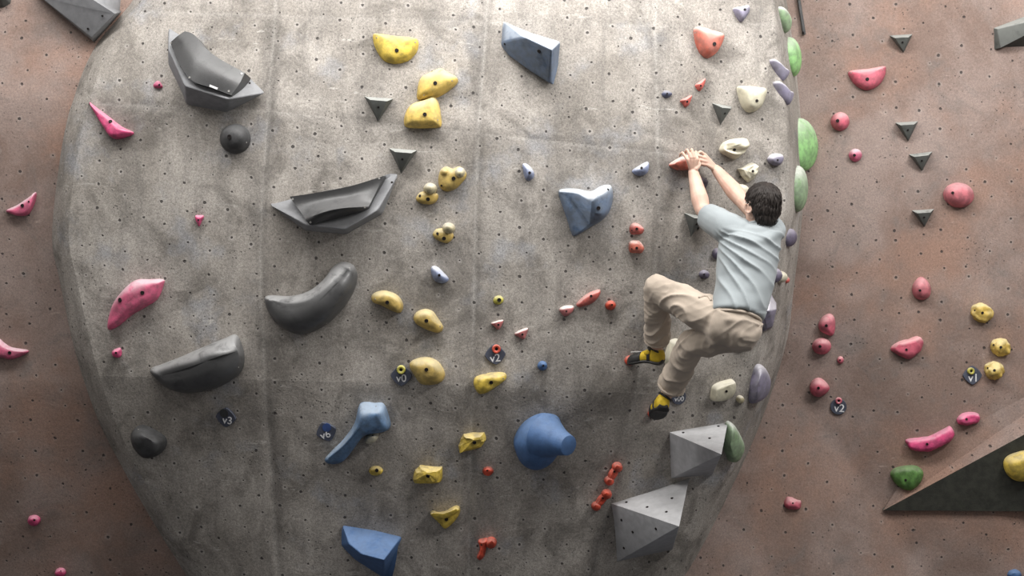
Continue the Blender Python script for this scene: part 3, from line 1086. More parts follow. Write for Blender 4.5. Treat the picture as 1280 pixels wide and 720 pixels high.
hold('tiny pink foothold above the black wedge sloper', 'pink', [(140, 441), (144, 436), (151, 435), (152, 443), (148, 447), (142, 445)], (146, 441, .035), [(145, 441, .005)], name='foot_hold', group=PK, amp=.005, freq=40)
hold('pink dish-shaped hold on the left brown wall', 'pink_chalk', [(8, 263), (22, 256), (37, 246), (45, 240), (45, 249), (41, 260), (36, 268), (27, 270), (17, 268)], [(22, 263, .05), (36, 256, .06)], [(28, 257, .008), (36, 252, .004)], group=PK, pr=.6)
hold('pink winged hold cut by the left frame edge on brown wall', 'pink_chalk', [(-20, 425), (-2, 423), (5, 428), (15, 434), (36, 438), (27, 445), (14, 449), (4, 447), (-18, 445)], [(-10, 436, .06), (16, 440, .05)], [(12, 441, .008)], group=PK, pr=.6)
hold('small pink knob on the lower left brown wall', 'pink', E(43, 650, 8, 6.5), (43, 649, .05), [(43, 650, .005)], name='foot_hold', group=PK, amp=.006, freq=30)
hold('pink knob at the bottom frame edge on the left brown wall', 'pink', E(76, 715, 7, 5.5), (76, 714, .05), [(76, 714, .004)], name='foot_hold', group=PK, amp=.006, freq=30)
RS = 'rose holds on the right wall'
hold('rose half-moon hold with a flat top, highest rose hold on right wall', 'rose', [(1060, 91), (1066, 88), (1086, 86), (1104, 83), (1107, 86), (1105, 97), (1097, 108), (1083, 113), (1071, 108), (1063, 99)], (1084, 95, .07), [(1084, 99)], [(1064, 91), (1103, 87)], group=RS, pr=.6)
hold('rose ball hold with two-tone right side beside the boulder edge', 'rose', E(1050, 152, 11.6, 11.8), (1049, 151, .075), [(1047, 151)], group=RS)
hold('small chalky rose ball hold below the two-tone rose ball', 'pink_chalk', E(1069, 194, 8.2, 8.2), (1068, 193, .055), [(1068, 194, .007)], group=RS)
hold('large smooth rose dome hold right of the dark triangles', 'rose_soft', E(1198, 244, 19, 15.8, 8, 10), (1196, 241, .10), [(1191, 241, .007)], group=RS)
hold('rose egg-shaped hold standing upright in the middle of the right wall', 'rose_soft', [(1151, 346), (1158, 350), (1163, 360), (1161, 371), (1152, 375), (1143, 371), (1140, 361), (1144, 351)], (1151, 360, .08), [(1150, 363, .006)], group=RS)
hold('rose lumpy hold, topmost of three stacked beside the boulder edge', 'rose', [(1023, 405), (1028, 396), (1037, 392), (1043, 397), (1044, 410), (1041, 419), (1033, 418), (1025, 413)], (1033, 406, .075), [(1033, 407, .007)], group=RS)
hold('rose ball hold, middle of three stacked beside the boulder edge', 'rose', E(1027, 432.5, 12, 10.6), (1027, 431, .075), [(1025, 433, .007)], group=RS)
hold('rose ball hold, lowest of three stacked beside the boulder edge', 'rose', [(1012, 484), (1016, 475), (1024, 472), (1032, 477), (1037, 485), (1032, 492), (1023, 496), (1015, 493)], (1024, 483, .08), [(1023, 485, .007)], group=RS)
hold('tiny red chip foothold between the stacked rose balls', 'rose', E(1050.5, 450, 4.2, 4.8), (1050, 450, .025), [(1050, 450, .004)], name='foot_hold', group=RS)
hold('crimson wide lip hold in the middle of the right wall', 'rose', [(1114, 434), (1122, 427), (1135, 424), (1147, 420), (1153, 426), (1151, 437), (1143, 445), (1135, 449), (1125, 445), (1116, 440)], [(1124, 434, .06), (1145, 428, .07)], [(1133, 437, .006)], group=RS, pr=.6, amp=.008, freq=24)
hold('small bright pink double-lobed hold above the long pink hold', 'pink', E(1210, 523, 14.5, 8.5, -12), [(1203, 525, .06), (1217, 521, .06)], [(1208, 524, .006)], group=RS, pr=.7, amp=.012, freq=26)
hold('long bright pink grooved hold in the lower right', 'pink', [(1132, 552), (1137, 548), (1160, 545), (1180, 536), (1188, 533), (1193, 543), (1186, 552), (1173, 559), (1159, 564), (1140, 562)], [(1142, 555, .06), (1165, 552, .075), (1184, 543, .06)], [(1159, 555, .006)], group=RS, pr=.6, amp=.007, freq=30)
v = hold('small rose cloven hold in the lower middle of the right wall', 'rose', [(980, 629), (984, 621), (990, 622), (995, 624), (1000, 626), (1000, 635), (992, 637), (983, 635)], (989, 629, .055), [(991, 629, .004)], name='foot_hold', group=RS, amp=.012, freq=34)
hold('dark green leaf-shaped ribbed hold in the lower right', 'green_dark', [(1113, 594), (1117, 586), (1130, 582), (1145, 582), (1154, 590), (1150, 604), (1137, 613), (1122, 607)], (1134, 592, .07), [(1132, 600, .006)], group='green holds', pr=.65, per=7, K=9, rib=lambda q, s, t: 1 + .10 * math.cos((q.x * (1 - t) + s[0] * t) * .9) * math.sin(t * 3.1))
hold('blue hold peeking in at the bottom right corner', 'blue', E(1268, 718, 9, 6.5), (1268, 717, .05), group=BL, amp=.008, freq=30)

RD = 'red holds'
hold('coral half-moon hold with a chalk-white top near the top right of boulder', 'coral', [(867, 36), (877, 35), (890, 39), (902, 43), (903, 50), (895, 66), (884, 73), (875, 67), (869, 54)], (888, 50, .085), [(893, 55)], [(869, 41)], group=RD, pr=.65)
hold('small red triangle hold, upper right one of the pair below the coral half-moon', 'red', [(869, 106), (876, 101), (881, 98), (881, 103), (878, 110), (874, 114), (870, 110)], (876, 105, .035), [(876, 107, .004)], group=RD)
hold('small red triangle hold, lower left one of the pair below the coral half-moon', 'red', [(850, 126), (857, 122), (864, 119), (863, 125), (860, 132), (856, 134), (853, 130)], (858, 125, .04), [(859, 127, .005)], group=RD)
RH = hold('red edge hold gripped by the climber\'s two hands', 'coral', [(836, 206), (842, 201), (852, 196), (864, 193), (874, 194), (876, 202), (872, 208), (861, 212), (848, 213), (840, 210)], [(846, 203, .07), (867, 200, .085)], (), [(849, 212)], group=RD, pr=.5, ph=.9)
hold('small red hold with two holes, upper one left of climber\'s shoulder', 'red', [(787, 284), (791, 279), (798, 280), (805, 286), (802, 292), (795, 293), (788, 292)], (796, 285, .05), [(796, 286, .006), (790, 288, .003)], group=RD, pr=.65)
hold('small red hold with a chalk-white top, directly below its twin', 'coral', [(786, 304), (791, 300), (799, 301), (805, 309), (802, 316), (795, 316), (787, 315)], (796, 308, .05), [(796, 310, .006), (790, 311, .003)], group=RD, pr=.65)
hold('small chalky red dish hold left of the long red hold', 'redchalk', [(699, 386), (706, 382), (716, 382), (717, 387), (712, 393), (705, 395), (701, 391)], (709, 387, .05), [(708, 389, .004)], group=RD, pr=.6)
hold('long red leaf hold pointing up right between two small red ones', 'red', [(721, 379), (731, 369), (743, 363), (750, 362), (749, 369), (741, 378), (728, 383), (722, 383)], [(730, 376, .05), (742, 369, .06)], [(739, 370, .006)], group=RD, pr=.6)
hold('round red knob foothold near the climber\'s raised knee', 'orange', E(763, 381.5, 6.8, 6, -10), (763, 380, .045), [(765, 381, .004)], name='foot_hold', group=RD)
hold('chalk-covered red chip under the lime ring, left of its neighbour', 'redchalk', [(614, 404), (621, 401), (629, 400), (627, 407), (623, 412), (618, 408)], (622, 403, .035), [(623, 406, .005)], name='foot_hold', group=RD, pr=.6)
hold('chalk-covered red chip up right of the v2 tag', 'redchalk', [(643, 417), (651, 412), (660, 410), (658, 418), (655, 424), (648, 421)], (652, 415, .04), [(653, 418, .005)], name='foot_hold', group=RD, pr=.6)
hold('tiny red knob foothold below the yellow rock hold', 'orange', E(610, 588.5, 7, 5.6), (610, 587, .04), [(609, 588, .004)], name='foot_hold', group=RD, amp=.006, freq=40)
v = hold('orange-red two-fingered hold near the bottom centre', 'orange', [(598, 675), (603, 673), (610, 673), (608, 684), (606, 694), (601, 699), (596, 696), (600, 686)], [(603, 679, .05), (601, 692, .05)], [(602, 681, .004)], group=RD, amp=.006, freq=30)
knob(v, 'orange', E(614, 677.5, 7, 6.5), (615, 676, .075), 'knob', pr=.8)
for lab, P2, Q2 in (('orange-red bone-shaped hold, upper of the two left of the pyramids', (771, 583), (761, 600)), ('orange-red bone-shaped hold, lower of the two left of the pyramids', (758, 617), (745, 632))):
    mx, my = (P2[0] + Q2[0]) / 2, (P2[1] + Q2[1]) / 2
    v = hold(lab, 'orange', E(mx, my, 10, 5.2, math.degrees(math.atan2(P2[1] - Q2[1], P2[0] - Q2[0]))), [(P2[0], P2[1], .04), (Q2[0], Q2[1], .04)], [(mx + 2, my - 2, .005)], group=RD, amp=.006, freq=34)
    knob(v, 'orange', E(P2[0], P2[1], 6.5, 6), (P2[0], P2[1] - 1, .065), 'knob')
    knob(v, 'orange', E(Q2[0], Q2[1], 6, 5.6), (Q2[0], Q2[1] - 1, .06), 'knob')
hold('small red foothold under the climber\'s left toe', 'orange', E(787, 450.5, 6.5, 6.2), (787, 449, .05), name='foot_hold', group=RD)
hold('small red foothold under the climber\'s right toe', 'orange', E(815, 517, 5.5, 5.5), (815, 516, .05), name='foot_hold', group=RD)

# ------------------------------------------------------------------ beige and purple holds
BE = 'beige holds'
hold('smooth beige half-moon hold right of the grey triangle', 'beige', [(921, 109), (932, 108), (946, 109), (956, 112), (954, 124), (948, 136), (937, 141), (928, 135), (923, 122)], (941, 122, .085), [(946, 126, .007)], group=BE, pr=.6)
hold('beige oval hold with deep horizontal grooves above the climber', 'beige', [(899, 186), (904, 178), (914, 174), (926, 173), (933, 176), (932, 186), (924, 195), (917, 199), (908, 195), (901, 191)], [(908, 186, .07), (926, 180, .085)], [(918, 187, .007)], group=BE, pr=.6, K=10, per=6, rib=lambda q, s, t: 1 + .16 * math.cos((q.y * (1 - t) + s[1] * t) * .9))
rock('beige jagged rock hold just above the climber\'s head', 'beige', [(922, 211), (931, 207), (940, 203), (945, 207), (945, 217), (940, 224), (934, 228), (926, 220)], (935, 214, .07), [(941, 214, .006)], 5, group=BE)
hold('beige hold mostly hidden behind the climber\'s right forearm', 'beige', E(926, 239, 10, 9), (926, 238, .05), group=BE, pr=.7)
hold('tall beige pillar-shaped hold between the climber\'s legs', 'beige', [(835, 430), (838, 425), (846, 423), (852, 427), (852, 432), (846, 443), (839, 455), (832, 456), (830, 446)], [(846, 430, .10), (837, 446, .08)], group=BE, pr=.7)
hold('beige block hold right of the climber\'s lower leg', 'beige', [(890, 483), (897, 478), (907, 475), (915, 474), (917, 480), (916, 488), (911, 496), (902, 500), (889, 500), (888, 492)], [(899, 487, .07), (910, 482, .08)], [(908, 489, .006)], group=BE, pr=.5)
hold('beige rounded hold half hidden behind the climber\'s seat', 'beige', [(921, 436), (926, 424), (935, 414), (942, 408), (944, 416), (942, 426), (936, 432), (928, 436)], [(930, 428, .05), (938, 418, .05)], [(936, 426, .005)], group=BE, pr=.6)
hold('tiny pale yellow foothold beside the big purple dome', 'pale_knob', E(925, 499, 4.5, 5), (925, 498, .035), name='foot_hold', group=BE)
PU = 'purple holds'
hold('lavender heart-shaped hold at the top right of the boulder', 'purple_chalk', [(916, 11), (925, 9), (935, 7), (936, 15), (931, 23), (926, 28), (920, 21)], (928, 15, .05), [(931, 12, .006)], group=PU, pr=.7)
hold('dark purple round hold below the climber\'s gripped hold', 'purple', [(870, 224), (877, 221), (884, 226), (883, 232), (878, 238), (872, 234)], (878, 229, .045), [(878, 228, .004)], group=PU)
hold('small purple knob at the climber\'s left armpit', 'purple', E(896, 317, 6, 7), (896, 316, .045), name='foot_hold', group=PU)
hold('small purple knob above the climber\'s raised thigh', 'purple', E(880, 343, 6.2, 5.6), (880, 342, .045), [(880, 343, .004)], name='foot_hold', group=PU, amp=.004, freq=40)
hold('purple cup-shaped hold with chalky top right of the beige holds', 'purple_chalk', [(959, 198), (966, 192), (976, 193), (978, 199), (974, 206), (967, 207), (961, 204)], (969, 199, .06), [(972, 200, .004)], group=PU, pr=.65)


def side_hold(label, mat, px, py, hv, hu, h, group=None, tiltv=0.0, pr=1.0, outline=None, bolts=(), name='climbing_hold'):
    """a hold on the boulder's receding side: sized in metres along the surface"""
    P, N = hit(px, py)
    V = (Vector((0, 0, 1)) - N * N.z).normalized()
    U = V.cross(N).normalized()
    shape = outline or [(math.cos(2 * math.pi * i / 10), math.sin(2 * math.pi * i / 10)) for i in range(10)]
    pts = catmull(shape, 3)
    bm = bmesh.new()
    rings = []
    K = 7
    ap = Vector((0.0, 0.0 + tiltv))
    for k in range(-1, K + 1):
        a = max(k, 0) / K * math.pi / 2
        r = .06 + .94 * max(math.cos(a), 0) ** pr
        hh = h * math.sin(a) if k >= 0 else -0.03
        rings.append([bm.verts.new(P + U * (lerp(ap.x, q.x, r) * hu) + V * (lerp(ap.y, q.y, r) * hv) + N * hh) for q in pts])
    n = len(pts)
    for a, b in zip(rings, rings[1:]):
        for i in range(n):
            bm.faces.new((a[i], a[(i + 1) % n], b[(i + 1) % n], b[i]))
    bm.faces.new(rings[-1])
    bm.faces.new(rings[0][::-1])
    o = finish(name, bm, M[mat], P)
    tag(o, label, 'hold', group)
    return o


GR = 'green holds'
side_hold('green leaf-shaped hold, topmost on the receding side of the boulder', 'green_pale', 979, 27, .075, .13, .05, GR, outline=[(-1, .9), (0, .95), (.9, .5), (.7, 0), (.1, -.9), (-.5, -.6), (-1, .2)])
side_hold('green lens-shaped hold, second from top on the boulder\'s side', 'green', 989, 71, .12, .15, .06, GR, tiltv=.1)
side_hold('bright green long oval hold, largest on the boulder\'s side', 'green', 1001, 181, .165, .20, .08, GR)
side_hold('chalky green oval hold below the largest green hold', 'green_pale', 997, 236, .14, .16, .06, GR)
hold('chalky green dome behind the upper pyramid volume', 'green_pale', [(908, 530), (914, 528), (922, 540), (928, 557), (921, 574), (910, 575), (904, 552)], (913, 556, .07), group=GR, pr=.7)
side_hold('thin lavender hold, upper of the touching pair on the boulder\'s side', 'purple_chalk', 976, 88, .06, .07, .035, PU, outline=[(-1, 1), (.2, .3), (1, -.1), (.2, -1), (-.5, -.3)])
side_hold('thin lavender hold, lower of the touching pair on the boulder\'s side', 'purple_chalk', 981, 117, .065, .08, .04, PU, outline=[(-1, 1), (.2, .3), (1, .1), (.3, -1), (-.5, -.3)])
side_hold('narrow purple hold on the boulder\'s side right of the climber\'s shoulder', 'purple', 986, 297, .055, .08, .04, PU)
side_hold('small purple hold at the climber\'s right flank', 'purple', 966, 344, .045, .06, .05, PU)
side_hold('small pale hold on the boulder\'s side right of the climber\'s back', 'beige', 975, 346, .035, .06, .04, BE, name='foot_hold')
side_hold('tiny red chip on the boulder\'s side next to the small pale hold', 'red', 983, 350, .02, .03, .02, RD, name='foot_hold')
poly('large two-tone purple block hold behind the climber\'s hem', 'purple_chalk',
     [(951, 374, 0), (958, 366, 0), (967, 363, 0), (974, 376, 0), (972, 396, 0), (968, 412, 0), (956, 417, 0), (949, 404, 0), (953, 388, .09), (962, 389, .11), (971, 386, .07), (958, 411, .06), (966, 408, .05)],
     [(0, 8, 9, 2, 1), (2, 9, 10, 3), (8, 11, 12, 9), (9, 12, 10), (10, 12, 5, 4), (3, 10, 4), (0, 7, 11, 8), (7, 6, 11), (11, 6, 5, 12)],
     name='climbing_hold', cat='hold', bevel=.010, segs=3, group=PU, angle=70)
hold('large chalky purple dome hold below the climber on the boulder\'s edge', 'purple_chalk', [(943, 455), (951, 456), (958, 468), (959, 480), (955, 493), (946, 501), (935, 503), (934, 487), (938, 468)], (947, 480, .075), group=PU, pr=.75)

# black rod hanging at the top of the right brown wall
a, b = hit(993, -30)[0], hit(1004.5, 44)[0]
bm = bmesh.new()
d = (b - a).normalized()
sx = d.cross(Vector((0, 1, 0))).normalized() * .009
sy = Vector((0, 1, 0)) * .012
q = [bm.verts.new(p + s1 * sx + s2 * sy - Vector((0, .02, 0))) for p in (a, b) for s1, s2 in ((-1, -1), (1, -1), (1, 1), (-1, 1))]
for f in ((0, 1, 2, 3), (7, 6, 5, 4), (0, 4, 5, 1), (1, 5, 6, 2), (2, 6, 7, 3), (3, 7, 4, 0)):
    bm.faces.new([q[i] for i in f])
bmesh.ops.bevel(bm, geom=bm.edges[:], offset=0.003, segments=1, affect='EDGES')
rod = tag(finish('metal_rod', bm, M['black_matte'], a, True), 'thin black rod hanging beside the boulder at the top of the right wall', 'rod')
bolts_on(rod, [(1003.8, 41)], .006)


# ------------------------------------------------------------------ grade tags
def text_mesh(body, size):
    cu = bpy.data.curves.new('print', 'FONT')
    cu.body = body
    cu.size = size
    cu.align_x = 'CENTER'
    cu.align_y = 'CENTER'
    cu.extrude = 0.0006
    cu.offset = size * 0.008
    cu.resolution_u = 3
    to = bpy.data.objects.new('print', cu)
    COL.objects.link(to)
    dg = bpy.context.evaluated_depsgraph_get()
    me = bpy.data.meshes.new_from_object(to.evaluated_get(dg))
    bpy.data.objects.remove(to)
    bpy.data.curves.remove(cu)
    return me


def grade_tag(label, cx, cy, text, rot, ring_mat, half=13.5, cap='tag', circle=False, text_off=(0, 4), ring_off=(0, -7), small=None, ts=14):
    P, N = hit(cx, cy)
    V = (Vector((0, 0, 1)) - N * N.z).normalized()
    U = V.cross(N).normalized()
    sc = (P.y - CY) / F
    r = math.radians(rot)
    U2, V2 = U * math.cos(r) + V * math.sin(r), V * math.cos(r) - U * math.sin(r)
    root = link('grade_tag', None, loc=P)
    root.empty_display_size = .05
    tag(root, label, 'tag', 'grade tags')
    # rounded diamond plate
    bm = bmesh.new()
    R = half * sc
    ring = []
    n = 32
    for i in range(n):
        a = 2 * math.pi * i / n
        e = 1.35 if not circle else 2.0
        rr = R / ((abs(math.cos(a)) ** e + abs(math.sin(a)) ** e) ** (1 / e))
        ring.append((rr * math.cos(a), rr * math.sin(a)))
    lo = [bm.verts.new(P + U2 * x + V2 * y - N * .006) for x, y in ring]
    hi = [bm.verts.new(P + U2 * x + V2 * y + N * .011) for x, y in ring]
    hi2 = [bm.verts.new(P + (U2 * x + V2 * y) * .95 + N * .014) for x, y in ring]
    for A, B in ((lo, hi), (hi, hi2)):
        for i in range(n):
            bm.faces.new((A[i], A[(i + 1) % n], B[(i + 1) % n], B[i]))
    bm.faces.new(hi2)
    finish('plate', bm, M['tag'], P, parent=root, angle=30)
    me = text_mesh(text, ts * sc)
    me.materials.append(M['white'])
    o = link('lettering', me, None, root)
    rot_m = Matrix((U2, V2, N)).transposed().to_4x4()
    o.matrix_local = Matrix.Translation(U * text_off[0] * sc - V * text_off[1] * sc + N * .0148) @ rot_m
    # coloured spacer ring round the bolt, or a flat coloured patch
    C = P + U * ring_off[0] * sc - V * ring_off[1] * sc + N * .012
    if ring_mat in ('tag_blue', 'tag_black'):
        bm = bmesh.new()
        n = 18
        ring = [bm.verts.new(C + (U2 * math.cos(2 * math.pi * i / n) + V2 * math.sin(2 * math.pi * i / n)) * 5.6 * sc + N * .0035) for i in range(n)]
        low = [bm.verts.new(v.co - N * .004) for v in ring]
        for i in range(n):
            bm.faces.new((low[i], low[(i + 1) % n], ring[(i + 1) % n], ring[i]))
        bm.faces.new(ring)
        finish('patch', bm, M[ring_mat], P, parent=root, angle=30)
    else:
        bm = bmesh.new()
        n = 20
        rr = [(2.0, 0.0), (2.1, .016), (3.2, .020), (4.6, .020), (5.5, .012), (5.6, 0.0)]
        if small:
            rr = [(x * small, z) for x, z in rr]
        rings = [[bm.verts.new(C + (U * math.cos(2 * math.pi * i / n) + V * math.sin(2 * math.pi * i / n)) * rad * sc + N * z) for i in range(n)] for rad, z in rr]
        for A, B in zip(rings, rings[1:]):
            for i in range(n):
                bm.faces.new((A[i], A[(i + 1) % n], B[(i + 1) % n], B[i]))
        rg = finish('spacer_ring', bm, M[ring_mat], P, parent=root, angle=40)
        bo = bpy.data.objects.new('bolt', BOLT)
        COL.objects.link(bo)
        bo.parent = root
        rad = 2.3 * sc * (small or 1)
        bo.matrix_local = Matrix.Translation(C - P + N * .008) @ rot_m @ Matrix.Diagonal((rad, rad, rad, 1))
    return root


grade_tag('slate diamond tag printed v0 with a yellow ring', 502, 469, 'v0', 0, 'lime', text_off=(0, 3.5), ring_off=(0, -8))
grade_tag('slate diamond tag printed v3 with a black top corner', 283, 521, 'v3', -8, 'tag_black', 13, text_off=(2, 4), ring_off=(-1.5, -6))
grade_tag('slate tag printed v6 with a blue top corner beside the blue horn', 408, 539, 'v6', 18, 'tag_blue', 13, text_off=(-1, 4), ring_off=(1, -6))
grade_tag('slate diamond tag printed v2 with an orange ring', 619, 443, 'v2', 6, 'orange', 13, text_off=(0, 4.5), ring_off=(1.5, -7.5))
grade_tag('round dark tag with a pale ring partly behind the climber\'s right cuff', 848, 496, 'v00', 0, 'beige', 9.5, circle=True, text_off=(0, 2.0), ring_off=(1, -6.5), small=.6, ts=9)
grade_tag('slate tag printed v1 with a small yellow ring on the right wall', 1215, 469, 'v1', 0, 'lime', 12, text_off=(1, 3.5), ring_off=(-2.5, -5.5), small=.8)
grade_tag('slate tag printed v2 with a small rose ring on the right wall', 1048, 508, 'v2', -4, 'rose', 10, circle=True, text_off=(1, 2), ring_off=(0, -8), small=.75)
#PERSON#

# ------------------------------------------------------------------ the climber
M['skin'] = skin_material()
M['shirt'] = cloth('pale_grey_jersey', (160, 167, 170), 0.06, blotch=3)
M['trousers'] = cloth('beige_cotton', (194, 180, 165), 0.10, 300)
M['hair'] = plain('dark_brown_hair', (52, 46, 43), 0.6, spec=0.3)
M['shoe_yellow'] = plain('yellow_suede', (216, 184, 48), 0.7)
M['shoe_black'] = plain('black_shoe_rubber', (54, 53, 52), 0.6)
M['shoe_strap'] = plain('shoe_strap_grey', (172, 170, 166), 0.6)
M['eye'] = plain('eye_white', (225, 222, 216), 0.3)
M['lips'] = plain('lips', (186, 122, 112), 0.5)


def ball(bm, c, ax, sub=3):
    """ellipsoid; ax = three axis vectors"""
    m = Matrix((ax[0], ax[1], ax[2])).transposed().to_4x4()
    bmesh.ops.create_icosphere(bm, subdivisions=sub, radius=1, matrix=Matrix.Translation(c) @ m)


def sph(bm, c, r, sub=2):
    bmesh.ops.create_icosphere(bm, subdivisions=sub, radius=r, matrix=Matrix.Translation(c))


def limb(bm, pts, rads, seg=16, sub=3, dense=6):
    P, R = [], []
    n = len(pts)
    for i in range(n - 1):
        p0, p1, p2, p3 = pts[max(i - 1, 0)], pts[i], pts[i + 1], pts[min(i + 2, n - 1)]
        for k in range(dense):
            t = k / dense
            P.append(0.5 * ((2 * p1) + (p2 - p0) * t + (2 * p0 - 5 * p1 + 4 * p2 - p3) * t * t + (3 * p1 - p0 - 3 * p2 + p3) * t ** 3))
            R.append(lerp(rads[i], rads[i + 1], t))
    P.append(pts[-1])
    R.append(rads[-1])
    tube_bm(bm, P, R, seg)
    sph(bm, P[0], R[0] * 1.0, sub)
    sph(bm, P[-1], R[-1] * 1.0, sub)


def limb_flat(bm, pts, rads, seg=18, dense=6):
    P, R = [], []
    n = len(pts)
    for i in range(n - 1):
        p0, p1, p2, p3 = pts[max(i - 1, 0)], pts[i], pts[i + 1], pts[min(i + 2, n - 1)]
        for k in range(dense):
            t = k / dense
            P.append(0.5 * ((2 * p1) + (p2 - p0) * t + (2 * p0 - 5 * p1 + 4 * p2 - p3) * t * t + (3 * p1 - p0 - 3 * p2 + p3) * t ** 3))
            R.append(lerp(rads[i], rads[i + 1], t))
    P.append(pts[-1])
    R.append(rads[-1])
    tube_bm(bm, P, R, seg)
    sph(bm, P[0], R[0], 3)


def loft_rings(bm, rings, seg=28):
    rs = []
    for c, ax, ay in rings:
        rs.append([bm.verts.new(c + ax * math.cos(2 * math.pi * k / seg) + ay * math.sin(2 * math.pi * k / seg)) for k in range(seg)])
    for a, b in zip(rs, rs[1:]):
        for k in range(seg):
            bm.faces.new((a[k], a[(k + 1) % seg], b[(k + 1) % seg], b[k]))
    bm.faces.new(rs[0][::-1])
    bm.faces.new(rs[-1])


def remeshed(name, bm, voxel, it=6, fac=0.5):
    bmesh.ops.recalc_face_normals(bm, faces=bm.faces[:])
    me = bpy.data.meshes.new(name)
    bm.to_mesh(me)
    bm.free()
    t = bpy.data.objects.new(name, me)
    COL.objects.link(t)
    r = t.modifiers.new('r', 'REMESH')
    r.mode = 'VOXEL'
    r.voxel_size = voxel
    s = t.modifiers.new('s', 'SMOOTH')
    s.iterations = it
    s.factor = fac
    dg = bpy.context.evaluated_depsgraph_get()
    out = bpy.data.meshes.new_from_object(t.evaluated_get(dg))
    bpy.data.objects.remove(t)
    bpy.data.meshes.remove(me)
    out.name = name
    smooth(out)
    return out


def displace(me, fn):
    ns = [v.normal.copy() for v in me.vertices]
    cs = [v.co.copy() for v in me.vertices]
    for v, c, n in zip(me.vertices, cs, ns):
        v.co = c + fn(c, n)
    me.update()


# joints: (pixel x, pixel y, distance line y)
LW, LE, LS = at(866.5, 215, -.115), at(878, 262, -.23), at(908, 285, -.45)
RW, RE, RS_ = at(895, 212, -.045), at(927, 250, -.17), at(967, 288, -.38)
NK = at(944, 284, -.43)
HC = at(950.5, 257, -.45)
PEL = at(918, 408, -.58)
LH, RH_ = at(905, 404, -.58), at(929, 413, -.60)
LK, RK = at(822, 361, -.34), at(864, 430, -.40)
LA, RA = at(821, 437, -.115), at(836, 489, -.17)
XR = Vector((0.99, 0.10, 0.05)).normalized()          # across the back, to the climber's right
BK = Vector((0.05, -0.93, 0.30)).normalized()         # out of the back, towards the room
ROOT = LK * 0 + PEL

# ---- head frame: the face looks at the wall, turned to the left and a little up
FW = Vector((-0.50, 0.84, 0.12)).normalized()
UPH = (Vector((-0.10, 0.22, 1)) - FW * Vector((-0.10, 0.22, 1)).dot(FW)).normalized()
LFT = UPH.cross(FW).normalized()                      # climber's left


def hp(f, l, u):
    return HC + FW * f + LFT * l + UPH * u


bm = bmesh.new()
# trunk
loft_rings(bm, [(at(942, 287, -.43), XR * .075, BK * .06), (at(939, 293, -.43), XR * .15, BK * .075), (at(937, 312, -.45), XR * .158, BK * .10),
                (at(934, 340, -.49), XR * .145, BK * .10), (at(927, 372, -.54), XR * .128, BK * .09), (at(920, 398, -.58), XR * .14, BK * .10), (at(917, 416, -.58), XR * .14, BK * .11)])
sph(bm, LS, .055)
sph(bm, RS_, .055)
limb(bm, [at(942, 290, -.43), lerp(NK, HC, .4), hp(-.02, 0, -.03)], [.066, .056, .056])
# arms
limb(bm, [LS, lerp(LS, LE, .5), LE], [.056, .052, .040])
limb(bm, [LE, lerp(LE, LW, .28), lerp(LE, LW, .7), LW], [.042, .049, .038, .028])
limb(bm, [RS_, lerp(RS_, RE, .5), RE], [.056, .052, .042])
limb(bm, [RE, lerp(RE, RW, .28), lerp(RE, RW, .7), RW], [.043, .049, .038, .028])
# legs
limb(bm, [LH, lerp(LH, LK, .5), LK], [.085, .072, .055])
limb(bm, [LK, lerp(LK, LA, .3), lerp(LK, LA, .75), LA], [.054, .055, .042, .036])
limb(bm, [RH_, lerp(RH_, RK, .5), RK], [.085, .072, .055])
limb(bm, [RK, lerp(RK, RA, .3), lerp(RK, RA, .75), RA], [.054, .055, .042, .036])
# head: skull, face, jaw, brow, nose, cheeks, ears
ball(bm, hp(-.012, 0, .028), (FW * .094, LFT * .074, UPH * .088))
ball(bm, hp(.030, 0, -.030), (FW * .062, LFT * .058, UPH * .078))
ball(bm, hp(.050, 0, -.078), (FW * .036, LFT * .038, UPH * .026))
ball(bm, hp(.068, 0, .022), (FW * .022, LFT * .052, UPH * .014))
for s in (-1, 1):
    ball(bm, hp(.058, s * .034, -.022), (FW * .026, LFT * .024, UPH * .022))
    ball(bm, hp(.010, s * .054, -.060), (FW * .034, LFT * .014, UPH * .026))
    # ear: rim, lobe
    ec = hp(-.006, s * .080, -.012)
    nrm = (LFT * s - FW * .45).normalized()
    tang = (FW + LFT * s * .45).normalized()
    for i in range(14):
        a = math.pi * (0.20 + 1.55 * i / 13)
        sph(bm, ec + tang * (-.021 * math.sin(a - .4)) + UPH * (.031 * math.cos(a - .4)) + nrm * .006, .0075)
    ball(bm, ec - nrm * .004, (tang * .018, nrm * .008, UPH * .026), 2)
    sph(bm, ec - UPH * .030 + tang * .004, .0095)
limb(bm, [hp(.088, 0, .012), hp(.104, 0, -.014), hp(.112, 0, -.030)], [.008, .011, .014])
for s in (-1, 1):
    sph(bm, hp(.096, s * .013, -.034), .010)
ball(bm, hp(.086, 0, -.056), (FW * .014, LFT * .024, UPH * .008))
ball(bm, hp(.084, 0, -.066), (FW * .014, LFT * .021, UPH * .008))


# hands: palm, four fingers with three segments, thumb
def hand(bm, wrist, palm_c, knuckles, mids, tips, thumb, kr=.0105):
    a = [lerp(knuckles[0], knuckles[3], t) for t in (0.0, .33, .66, 1.0)]
    for k in a:
        limb(bm, [wrist + (k - wrist) * .02 + (k - palm_c) * .18, lerp(wrist, k, .6), k], [.017, .0140, .0105], 10, 2, 3)
    for k, m, t in zip(knuckles, mids, tips):
        d = lerp(m, t, .5) + (m - k).normalized() * .004
        limb(bm, [k, m], [.0096, .0084], 10, 2, 2)
        limb(bm, [m, d, t], [.0084, .0076, .0066], 10, 2, 2)
    limb(bm, thumb, [.014, .0115, .0088], 10, 2, 3)


